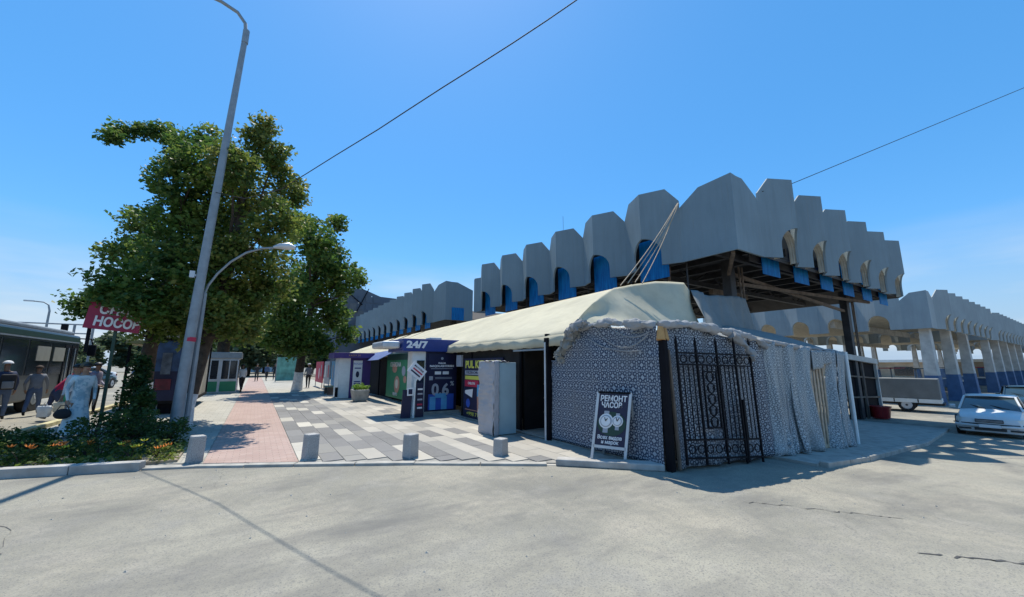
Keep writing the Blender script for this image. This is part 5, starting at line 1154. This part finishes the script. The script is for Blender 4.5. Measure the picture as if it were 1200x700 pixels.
# ================================================================ VEHICLES
def wheel(parent, x, y, z, r, w, nm='wheel'):
    k = MB().tube([(x, y-w/2, z), (x, y-w/2+.03, z), (x, y+w/2-.03, z), (x, y+w/2, z)], [r*.93, r, r, r*.93], 20).obj(nm, 'rubber', parent, smooth=True)
    for s in (-1, 1):
        MB().tube([(x, y+s*(w/2+.003), z), (x, y+s*(w/2+.02), z)], [r*.64, r*.55], 16).obj('rim', 'light_metal', k)
        MB().tube([(x, y+s*(w/2+.02), z), (x, y+s*(w/2+.028), z)], [r*.16, r*.14], 10).obj('hub', 'dark_steel', k)
    return k
def sedan(paint, label, loc, rz, full=True, group=None):
    """front faces local -X; length 4.7, width 1.78"""
    t = thing('parked_car', label, 'car', loc, rz, group)
    # lower body cross sections along x: (x, half width, z low, z shoulder, z top)
    S = [(-2.33, .62, .26, .44, .55), (-2.28, .76, .20, .50, .66), (-2.1, .84, .18, .58, .76), (-1.6, .88, .18, .64, .86), (-.9, .89, .18, .70, .93), (-.2, .89, .18, .72, .93), (.8, .89, .18, .74, .94), (1.5, .88, .18, .76, .97), (2.0, .86, .20, .74, .96), (2.25, .80, .24, .66, .90), (2.33, .70, .30, .60, .80)]
    mb = MB(); ring = []
    for x, w, zl, zs, zt in S:
        ring.append([(x, -w*.90, zl), (x, -w, zl+.12), (x, -w*1.0, zs-.08), (x, -w*.97, zs), (x, -w*.86, zt-.02), (x, -w*.4, zt+.015), (x, 0, zt+.02), (x, w*.4, zt+.015), (x, w*.86, zt-.02), (x, w*.97, zs), (x, w, zs-.08), (x, w, zl+.12), (x, w*.90, zl)])
    n = len(ring[0])
    for a in ring: mb.v += a
    for i in range(len(ring)-1):
        for j in range(n-1): mb.f.append((i*n+j, i*n+j+1, (i+1)*n+j+1, (i+1)*n+j)); mb.mi.append(0)
    mb.f.append(tuple(range(n))); mb.f.append(tuple((len(ring)-1)*n+j for j in reversed(range(n)))); mb.mi += [0, 0]
    for i in range(len(ring)-1): mb.f.append((i*n, (i+1)*n, (i+1)*n+n-1, i*n+n-1)); mb.mi.append(0)
    body = mb.obj('body', paint, t, smooth=True)
    # greenhouse (glass) with roof skin
    G = [(-.95, .78, .90), (-.15, .64, 1.36), (.1, .625, 1.40), (.9, .625, 1.40), (1.15, .64, 1.37), (1.85, .74, .95)]
    g = MB()
    vs = [(x, s*w, z) for x, w, z in G for s in (-1, 1)] ; base = [(-.95, s*.80, .86) for s in (-1, 1)]+[(1.85, s*.78, .92) for s in (-1, 1)]
    g.add(vs, [(0, 1, 3, 2), (2, 3, 5, 4), (4, 5, 7, 6), (6, 7, 9, 8), (8, 9, 11, 10)])
    g.add([(-.95, -.80, .88), (-.15, -.64, 1.36), (.1, -.625, 1.40), (.9, -.625, 1.40), (1.15, -.64, 1.37), (1.85, -.78, .92)], [(0, 1, 2, 3, 4, 5)]); g.add([(-.95, .80, .88), (-.15, .64, 1.36), (.1, .625, 1.40), (.9, .625, 1.40), (1.15, .64, 1.37), (1.85, .78, .92)], [(0, 1, 2, 3, 4, 5)])
    cabg = g.obj('window_glass', 'car_glass', t, smooth=True)
    rf = MB().grid(8, 8, lambda u, v: (-.17+1.34*u, (-.66+1.32*v), 1.375+.055*math.sin(PI*u)*1+.03*math.sin(PI*v)))
    rf.obj('roof', paint, t, smooth=True, solid=.02)
    for s in (-1, 1):
        MB().bar((-.98, s*.80, .90), (-.14, s*.66, 1.385), .055, .05).obj('pillar', paint, t); MB().bar((1.88, s*.77, .94), (1.12, s*.66, 1.385), .09, .05).obj('pillar', paint, t); MB().bar((.45, s*.815, .92), (.45, s*.655, 1.39), .06, .03).obj('pillar', 'rubber', t)
        MB().bar((-.14, s*.665, 1.385), (1.12, s*.665, 1.385), .05, .04).obj('roof_rail', paint, t)
        m = MB().box(-.82, -.66, s*.90-(.0 if s > 0 else .18), s*.90+(.18 if s > 0 else .0), .93, 1.06).obj('mirror', paint, t, bevel=.03)
        hl = MB().add([(-2.31, s*.38, .53), (-2.27, s*.70, .54), (-2.13, s*.835, .57), (-2.10, s*.825, .70), (-2.24, s*.70, .69), (-2.29, s*.38, .66), (-2.25, s*.38, .53), (-2.2, s*.70, .54), (-2.06, s*.80, .57), (-2.05, s*.8, .70), (-2.18, s*.7, .69), (-2.22, s*.38, .66)],
           [(0, 1, 4, 5), (1, 2, 3, 4), (6, 11, 10, 7), (7, 10, 9, 8), (0, 5, 11, 6), (2, 8, 9, 3), (0, 6, 7, 1), (1, 7, 8, 2), (5, 4, 10, 11), (4, 3, 9, 10)]).obj('headlight', 'lamp_glass', t, smooth=True)
        MB().box(-2.35, -2.30, s*.62-.16, s*.62+.16, .28, .34).obj('fog_light', 'dark_steel', t)
        MB().bar((-.9, s*.893, .62), (1.2, s*.893, .64), .02, .05).obj('trim', 'dark_steel', t)
        MB().box(2.25, 2.32, s*.6-.18, s*.6+.18, .62, .80).obj('tail_light', 'red_plastic', t)
        for yx in ((-.86, .0),): MB().box(.25, .40, s*.895-.01, s*.895+.01, .78, .81).obj('door_handle', paint, t)
    MB().box(-2.36, -2.29, -.34, .34, .55, .67).obj('grille', 'dark_steel', t, bevel=.01)
    for z in (.585, .625): MB().box(-2.368, -2.362, -.32, .32, z-.006, z+.006).obj('grille_bar', 'light_metal', t)
    MB().tube([(-2.20, -.84, .43), (-2.34, -.6, .43), (-2.38, 0, .43), (-2.34, .6, .43), (-2.20, .84, .43)], .055, 8).obj('bumper', paint, t, smooth=True)
    MB().tube([(-2.12, -.895, .50), (-2.30, -.66, .50), (-2.40, -.3, .50), (-2.40, .3, .50), (-2.30, .66, .50), (-2.12, .895, .50)], .022, 6).obj('bumper_strip', 'dark_steel', t)
    MB().bar((-.93, .1, .965), (-.55, .62, 1.10), .02).obj('wiper', 'rubber', t); MB().bar((-.93, -.5, .965), (-.62, .0, 1.08), .02).obj('wiper', 'rubber', t)
    MB().box(-2.37, -2.30, -.38, .38, .27, .36).obj('air_intake', 'dark_steel', t); MB().box(-2.455, -2.43, -.26, .26, .38, .49).obj('number_plate', 'white_print', t, bevel=.004)
    for x in (-1.42, 1.32):
        for s in (-1, 1):
            MB().tube([(x, s*.70, .34), (x, s*.896, .34)], [.375, .375], 20).obj('wheel_arch', 'rubber', t); wheel(t, x, s*.80, .315, .315, .20)
    return t
sedan('silver_paint', 'silver-white sedan parked facing the camera at the right edge', (25.2, 3.05, -1.05), math.radians(4))
sedan('dark_car', 'dark teal sedan parked behind the silver-white sedan', (37.5, 3.2, -1.05), math.radians(8))
sd = sedan('blue_car', 'dark blue distant car parked left of the others across the bus road', (-17.5, 62, 0), math.radians(20), group='cars parked across the bus road')
cols = ['white_car', 'silver_paint', 'dark_car', 'white_car', 'blue_car', 'silver_paint', 'white_car']
for k, (x, y, a) in enumerate(((-22, 70, 10), (-13.4, 52, 15), (-9.6, 38, -100), (-27, 66, 0), (-13, 80, 40), (-8.5, 66, 80), (-33, 74, 5))):
    c = copy_tree(sd); c.location = (x, y, 0); c.rotation_euler = (0, 0, math.radians(a)); c['label'] = ORD[k+2]+' of the small distant cars on the bus road, painted %s' % {'white_car': 'white', 'silver_paint': 'silver', 'dark_car': 'dark', 'blue_car': 'blue'}[cols[k]]
    for ch in c.children:
        if ch.name.split('.')[0] in ('body', 'roof', 'pillar', 'bumper', 'mirror', 'roof_rail', 'door_handle') and ch.material_slots:
            ch.material_slots[0].link = 'OBJECT'; ch.material_slots[0].material = MAT[cols[k]]

# truck with grey tarp
tk = thing('cargo_truck', 'small truck with a grey tarpaulin box parked before the pale hall', 'truck', (32.8, 7.35, -1.05), math.radians(-82))
tk.scale = (1.04, 1.04, 1.04)
MB().box(-2.6, 1.55, -.85, .85, .72, 1.80).obj('cargo_box', 'truck_tarp', tk, bevel=.03); MB().box(-2.62, 1.57, -.87, .87, .50, .71).obj('side_board', 'white_paint', tk)
for k in range(4): MB().box(-2.2+k*.95, -2.15+k*.95, -.875, -.87, .51, .70).obj('hinge', 'dark_steel', tk)
MB().box(-2.5, 1.6, -.35, .35, .36, .49).obj('chassis', 'dark_steel', tk)
cbb = MB().add([(-4.0, s*.8, z) if i == 0 else (-2.7, s*.8, z) for i in (0, 1) for s in (-1, 1) for z in (.4, 1.1)]+[(-3.6, -.75, 1.75), (-3.6, .75, 1.75), (-2.7, -.75, 1.8), (-2.7, .75, 1.8)],
   [(0, 1, 3, 2), (0, 4, 5, 1), (2, 3, 7, 6), (1, 5, 10, 8), (3, 9, 11, 7), (1, 8, 9, 3), (8, 10, 11, 9), (4, 6, 7, 11, 10, 5), (0, 2, 6, 4)]).obj('cab', 'white_car', tk)
for x in (-3.2, .2):
    for s in (-1, 1): wheel(tk, x, s*.72, .36, .36, .2)
MB().box(1.6, 1.66, -.7, .7, .40, .50).obj('rear_bumper', 'dark_steel', tk)

# bus
bs_ = thing('city_bus', 'dark city bus with a green roof stripe standing at the stop on the left', 'bus')
XB, W2 = -6.6, 2.45; ya_, yb_ = 11.0, 24.9
MB().box(XB-W2, XB, ya_, yb_, .34, 2.86).obj('body', plain('bus_charcoal', (.022, .027, .027), .35, var=.2), bs_, bevel=.10)
MB().box(XB-W2+.15, XB-.12, ya_+.3, yb_-.4, 2.84, 3.02).obj('roof_cover', 'grey_metal', bs_, bevel=.06)
MB().box(XB-.02, XB+.012, ya_+.1, yb_-.12, 2.58, 2.76).obj('green_stripe', 'green_dark', bs_); MB().box(XB-.02, XB+.016, ya_+.1, yb_-.12, 2.52, 2.57).obj('light_stripe', 'grey_metal', bs_)
for k in range(7):
    y = ya_+.6+k*1.75
    MB().box(XB-.01, XB+.014, y, y+1.62, 1.25, 2.45).obj('window', 'glass', bs_)
MB().box(XB-.01, XB+.018, ya_+.5, yb_-2.6, .42, 1.1).obj('lower_panel', plain('bus_grey', (.07, .075, .078), .4), bs_)
for yy in (20.9, 22.3): MB().box(XB+.015, XB+.03, yy, yy+.9+.2, 1.75, 2.28).obj('paper_notice', plain('cream_notice', (.30, .28, .22), .8), bs_)
for yy in (23.3, 24.0):
    d = MB().box(XB-.01, XB+.03, yy, yy+.6, .42, 2.42).obj('door', 'black_metal', bs_); MB().box(XB+.03, XB+.036, yy+.08, yy+.52, .9, 2.3).obj('door_glass', 'glass', d); MB().box(XB+.04, XB+.055, yy+.27, yy+.33, .5, 2.3).obj('door_bar', 'grey_metal', d)
for y in (21.4, 14.0):
    MB().tube([(XB-.2, y, .5), (XB+.012, y, .5)], [.62, .62], 24).obj('wheel_arch', 'rubber', bs_)
    k = MB().tube([(XB-.3, y, .5), (XB+.02, y, .5)], [.5, .5], 24).obj('wheel', 'rubber', bs_, smooth=True); MB().tube([(XB+.021, y, .5), (XB+.03, y, .5)], [.3, .27], 16).obj('rim', 'grey_metal', k); MB().tube([(XB+.03, y, .5), (XB+.05, y, .5)], [.1, .1], 10).obj('hub', 'light_metal', k)
MB().tube([(XB-.1, yb_-.05, 2.75), (XB+.25, yb_+.25, 2.75), (XB+.32, yb_+.3, 2.5)], .03, 6).obj('mirror_arm', 'black_metal', bs_); MB().box(XB+.18, XB+.44, yb_+.22, yb_+.38, 2.0, 2.5).obj('mirror', 'black_metal', bs_, bevel=.04)

# ================================================================ PEOPLE
CL = {}
def cloth(name, c, rough=.85, var=.15, scale=6):
    if name not in CL: CL[name] = plain(name, c, rough, var=var, scale=scale)
    return CL[name]
def robe_mat():
    k = NT('printed_robe'); v = k.noise(5.5, 4, rough=.6)
    c = k.mix(k.rng(v, .50, .58), (.60, .68, .70), (.30, .45, .52)); c = k.mix(k.rng(k.noise(9, 3), .56, .6), c, (.55, .68, .70)); return k.out(c, .8)
def person(label, x, y, z, rz, h, skin, top, bottom, shoe, pose='stand', hair=None, hat=None, fingers=True, cat='person', group=None, sleeves=True, name='person'):
    t = thing(name, label, cat, (x, y, z), rz, group); s = h/1.72
    J = {}; E = []; Rr = {}
    def j(n, p, r, par=None):
        J[n] = Vector(p)*s; Rr[n] = r*s
        if par: E.append((par, n))
    lean = {'stand': 0, 'walk': .04, 'bend': .42, 'carry': .06}[pose]
    hz_ = .92 if pose != 'bend' else .88
    j('pel', (0, 0, hz_), .135); j('wai', (0, -lean*.25, hz_+.16), .125, 'pel'); j('che', (0, -lean*.65, hz_+.36), .15, 'wai'); j('nek0', (0, -lean*.9, hz_+.52), .075, 'che')
    j('nek', (0, -lean*1.0, hz_+.58), .055, 'nek0'); hx = -lean*1.12-.015; j('chin', (0, hx-.01, hz_+.65), .068, 'nek'); j('head', (0, hx-.0, hz_+.72), .088, 'chin'); j('crown', (0, hx+.015, hz_+.785), .068, 'head')
    j('nose', (0, hx-.10, hz_+.70), .012, 'head')
    st = {'stand': (.02, -.02), 'walk': (-.28, .30), 'bend': (-.12, .22), 'carry': (-.05, .06)}[pose]
    for sg_, f in ((-1, st[0]), (1, st[1])):
        n = 'L' if sg_ < 0 else 'R'
        j(n+'hip', (sg_*.095, 0, hz_-.06), .105, 'pel'); j(n+'kne', (sg_*.10, f*.5-(.05 if pose in ('walk', 'bend') else .01), .49), .066, n+'hip'); j(n+'cal', (sg_*.10, f*.75+.01, .32), .06, n+'kne'); j(n+'ank', (sg_*.10, f, .085), .04, n+'cal'); j(n+'toe', (sg_*.115, f-.15, .04), .036, n+'ank')
        shz = hz_+.47; sy = -lean*.82
        if pose == 'stand': el_, wr_ = (sg_*.25, sy+.02, shz-.28), (sg_*.14, sy-.20, shz-.42)
        elif pose == 'walk': el_, wr_ = (sg_*.25, sy+sg_*.10, shz-.28), (sg_*.24, sy+sg_*.10-.12, shz-.50)
        elif pose == 'bend': el_, wr_ = (sg_*.24, sy-.18, shz-.26), (sg_*.16, sy-.30, shz-.50)
        else: el_, wr_ = (sg_*.25, sy+.04, shz-.28), (sg_*.23, sy-.04, shz-.53)
        j(n+'sho', (sg_*.175, sy, shz), .068, 'che'); j(n+'elb', el_, .044, n+'sho'); j(n+'wri', wr_, .028, n+'elb')
        W = Vector(wr_); d = (W-Vector(el_)).normalized(); j(n+'pal', W+d*.07, .034, n+'wri')
        if fingers:
            for q, (o_, l_) in enumerate(((-.030, .075), (-.010, .085), (.010, .082), (.028, .065))):
                b0 = W+d*.10+Vector((o_*.4, o_, 0)); j(n+'f%d' % q, b0, .010, n+'pal'); j(n+'g%d' % q, b0+d*l_*.55+Vector((-sg_*.012, 0, 0)), .009, n+'f%d' % q); j(n+'h%d' % q, b0+d*l_*.9+Vector((-sg_*.03, 0, 0)), .008, n+'g%d' % q)
            j(n+'t0', W+d*.045+Vector((-sg_*.02, -.035, 0)), .012, n+'pal'); j(n+'t1', W+d*.09+Vector((-sg_*.03, -.05, 0)), .010, n+'t0')
    names = list(J); me = bpy.data.meshes.new('body'); me.from_pydata([J[n] for n in names], [(names.index(a), names.index(b)) for a, b in E], [])
    tmp = bpy.data.objects.new('tmp', me); col.objects.link(tmp)
    tmp.modifiers.new('s', 'SKIN'); sv = me.skin_vertices[0].data
    for i, n in enumerate(names): sv[i].radius = (Rr[n]*(1.25 if n in ('che', 'pel', 'wai') else 1), Rr[n]*(.85 if n in ('che', 'wai') else 1)); sv[i].use_root = (n == 'pel')
    sb_ = tmp.modifiers.new('b', 'SUBSURF'); sb_.levels = 1; sb_.render_levels = 1
    dg = bpy.context.evaluated_depsgraph_get(); m2 = bpy.data.meshes.new_from_object(tmp.evaluated_get(dg)); bpy.data.objects.remove(tmp); m2.name = 'body'
    m2.materials.clear()
    for m in (skin, top, bottom, shoe): m2.materials.append(m)
    seg = [(J[a], J[b], a, b) for a, b in E]
    for p in m2.polygons:
        c = p.center; best = None
        for A_, B_, a, b in seg:
            dd = B_-A_; tt = max(0, min(1, (c-A_).dot(dd)/max(1e-9, dd.length_squared))); q = (c-(A_+dd*tt)).length
            if best is None or q < best[0]: best = (q, a, b, tt)
        b = best[2]; bb = b[1:] if b[0] in 'LR' else b
        if bb in ('toe',) or (bb == 'ank' and best[3] > .75): k = 3
        elif bb in ('hip', 'kne', 'cal', 'ank'): k = 2
        elif bb in ('sho', 'elb'): k = 1
        elif bb == 'wri': k = 1 if sleeves else 0
        elif b in ('wai', 'che', 'nek0'): k = 1
        else: k = 0
        if b == 'wai' and best[3] < .35: k = 2
        p.material_index = k; p.use_smooth = True
    body = link('body', m2, t)
    H = J['head']
    for sg_ in (-1, 1): MB().tube([H+Vector((sg_*.032, -.084, .012))*s, H+Vector((sg_*.032, -.092, .012))*s], .009*s, 8).obj('eye', 'rubber', body)
    MB().bar(H+Vector((-.025, -.083, -.045))*s, H+Vector((.025, -.083, -.045))*s, .008*s).obj('mouth', 'red_print', body)
    def dome(name_, mat, r, dz, cut, squash=1.0):
        mb = MB(); mb.grid(18, 8, lambda u, v: H+Vector((r*math.cos(2*PI*u)*math.sin((.02+cut*v)*PI), .012+r*1.08*math.sin(2*PI*u)*math.sin((.02+cut*v)*PI), dz+r*squash*math.cos((.02+cut*v)*PI)))*s); return mb.obj(name_, mat, t, smooth=True, solid=.006)
    if hair: dome('hair', hair, .104, .012, .50)
    if hat:
        dome('cap', hat, .115, .02, .42); MB().plate([H+Vector(p)*s for p in ((-.07, -.09, .04), (.07, -.09, .04), (.055, -.19, .03), (-.055, -.19, .03))], .01, (0, 0, 1)).obj('cap_peak', hat, t)
    return t, J, s
sk = cloth('skin', (.36, .22, .15), .6); skd = cloth('skin_brown', (.26, .15, .10), .6); hb = cloth('black_hair', (.015, .012, .01), .5); shoe = cloth('dark_shoes', (.02, .02, .022)); denim = cloth('denim', (.07, .11, .20)); blk = cloth('black_cloth', (.02, .02, .023)); navyc = cloth('navy_cloth', (.03, .045, .10)); redc = cloth('red_shirt', (.42, .01, .06)); lil = cloth('lilac_shirt', (.28, .27, .36)); wht = cloth('white_cloth', (.62, .64, .66)); brh = cloth('brown_hair', (.05, .03, .02)); grc = cloth('grey_cloth', (.18, .19, .21))
rb_m = robe_mat()
# woman in the printed robe, waiting with a black bag
t, J, s = person('woman in a long white and blue printed robe holding a black handbag', -3.30, 13.0, 0.01, math.radians(35), 1.62, sk, rb_m, rb_m, shoe, 'carry', hair=hb)
mb = MB()
def rob(u, v):
    a = 2*PI*u; zz = 1.30*(1-v); r = (.135-.02*v/.28 if v < .28 else .115+.125*((v-.28)/.72)**1.1)+.012*math.sin(a*9+v*3)*v
    return ((r*1.15)*math.cos(a)*s, (r*.82*math.sin(a)-.01)*s, (zz+.07)*s)
mb.grid(48, 18, rob).obj('robe', rb_m, t, smooth=True, solid=.006)
H = J['head']; mb = MB(); mb.grid(20, 10, lambda u, v: H+Vector((.112*math.cos(2*PI*u)*math.sin((.02+.5*v)*PI), .022+.112*math.sin(2*PI*u)*math.sin((.02+.5*v)*PI), .012+.115*math.cos((.02+.50*v)*PI)))*s); mb.obj('headscarf', cloth('olive_scarf', (.10, .085, .05)), t, smooth=True, solid=.006)
bgt = thing('handbag', 'black rounded handbag held by the woman in the printed robe', 'bag', (-3.30-.16, 13.0-.24, .45))
mb = MB(); mb.grid(20, 12, lambda u, v: (.19*math.cos(2*PI*u)*math.sin(PI*v)*(1.1-.2*(1-v)), .08*math.sin(2*PI*u)*math.sin(PI*v), .0-.15*math.cos(PI*v)*-1+.06)); mb.obj('pouch', blk, bgt, smooth=True)
bgt.location.z = .50; bgt.scale = (.75, .75, .75)
MB().tube([(-.13, 0, .16), (-.06, 0, .30), (.06, 0, .30), (.13, 0, .16)], .012, 6).obj('handle', blk, bgt, smooth=True)
# others at the stop
person('person in a lilac-grey shirt and dark trousers standing right of the robed woman', -4.45, 18.7, 0, math.radians(70), 1.66, skd, lil, blk, shoe, 'stand', hair=hb)
person('person with brown hair standing close behind the lilac-shirted one', -4.85, 19.3, 0, math.radians(40), 1.64, skd, grc, blk, shoe, 'stand', hair=brh)
person('person in white waiting between the bus door and the robed woman', -4.03, 15.5, 0, math.radians(-20), 1.60, sk, wht, grc, shoe, 'carry', hair=hb)
person('person in a bright red shirt bending forward with carrier bags by the bus', -5.0, 17.6, 0, math.radians(115), 1.62, skd, redc, navyc, shoe, 'bend', hair=hb)
person('person in a navy shirt, jeans and white cap at the left edge', -6.12, 17.8, 0, math.radians(200), 1.68, skd, navyc, denim, shoe, 'walk', hat=wht)
person('person in jeans with a patterned top following the white-capped one', -5.95, 19.3, 0, math.radians(185), 1.56, skd, grc, denim, shoe, 'walk', hair=brh)
bp_ = thing('backpack', 'black backpack worn by the white-capped person at the left edge', 'backpack', (-6.00, 17.65, 1.12), math.radians(200)); MB().box(-.15, .15, .10, .26, -.22, .22).obj('pack', blk, bp_, bevel=.05); MB().box(-.11, .11, .26, .31, -.18, .02).obj('pocket', grc, bp_, bevel=.02)
def carrier(label, x, y, z, mat, w=.2, h=.34, rz=0):
    t = thing('carrier_bag', label, 'bag', (x, y, z), rz); mb = MB()
    mb.grid(20, 10, lambda u, v: (w*math.cos(2*PI*u)*(.55+.45*math.sin(PI*(.15+.75*(1-v))))+.02*math.sin(9*u+7*v), w*.5*math.sin(2*PI*u)*(.6+.4*math.sin(PI*(1-v)))+.01*math.sin(20*u), h*v)); mb.obj('sack', mat, t, smooth=True, solid=.004)
    for s in (-1, 1): MB().tube([(-.06, s*.02, h*.96), (0, s*.02, h+.10), (.06, s*.02, h*.96)], .008, 5).obj('handle', mat, t)
carrier('white full carrier bag beside the red-shirted person', -5.0, 17.05, .12, wht, .15, .32)
carrier('small white carrier bag in front of the red-shirted person', -4.72, 17.1, .25, cloth('cream_bag', (.55, .52, .42)), .14, .28)
carrier('green carrier bag above the small white one', -4.62, 17.15, .52, cloth('green_bag', (.03, .28, .16)), .12, .22)
# pedestrians down the street
person('person in a white shirt standing at the right side of the green kiosk', -.62, 28.6, 0, math.radians(200), 1.62, skd, wht, blk, shoe, 'walk', hair=hb, fingers=False)
t, J, s = person('person with pale cap and grey top walking past the whitewashed tree', 3.2, 31.5, 0, math.radians(180), 1.68, skd, grc, blk, shoe, 'walk', hat=wht, fingers=False)
for k, (x, y, a, tp, lab) in enumerate(((.15, 47, 0, blk, 'dark-dressed pedestrian walking alone in the middle of the far street'), (1.0, 48, 20, denim, 'pedestrian in blue in the far street, right of the dark-dressed one'), (1.75, 49, 180, blk, 'pedestrian in black beside the teal banner in the far street'), (-1.6, 52, 0, wht, 'pale-dressed pedestrian far off near the green kiosk edge'))):
    person(lab, x, y, 0, math.radians(a), 1.68, skd, tp, blk, shoe, 'walk', hair=hb, fingers=False)

# small litter and stones near the kerb
lr = random.Random(5); mb = MB()
for k in range(160):
    x = lr.uniform(-4, 9); y = lr.uniform(1.2, 8.5); r = lr.uniform(.006, .018)
    if y > line_pts(KERB, max(-4.5, min(5.4, x)))-.15: continue
    zz = gz(x)-.02
    mb.add([(x-r, y, zz), (x+r*.6, y-r, zz), (x+r, y+r*.8, zz), (x, y, zz+r*.9)], [(0, 1, 3), (1, 2, 3), (2, 0, 3)])
tag(mb.obj('gravel', 'concrete'), 'scattered pebbles on the asphalt', kind='stuff')
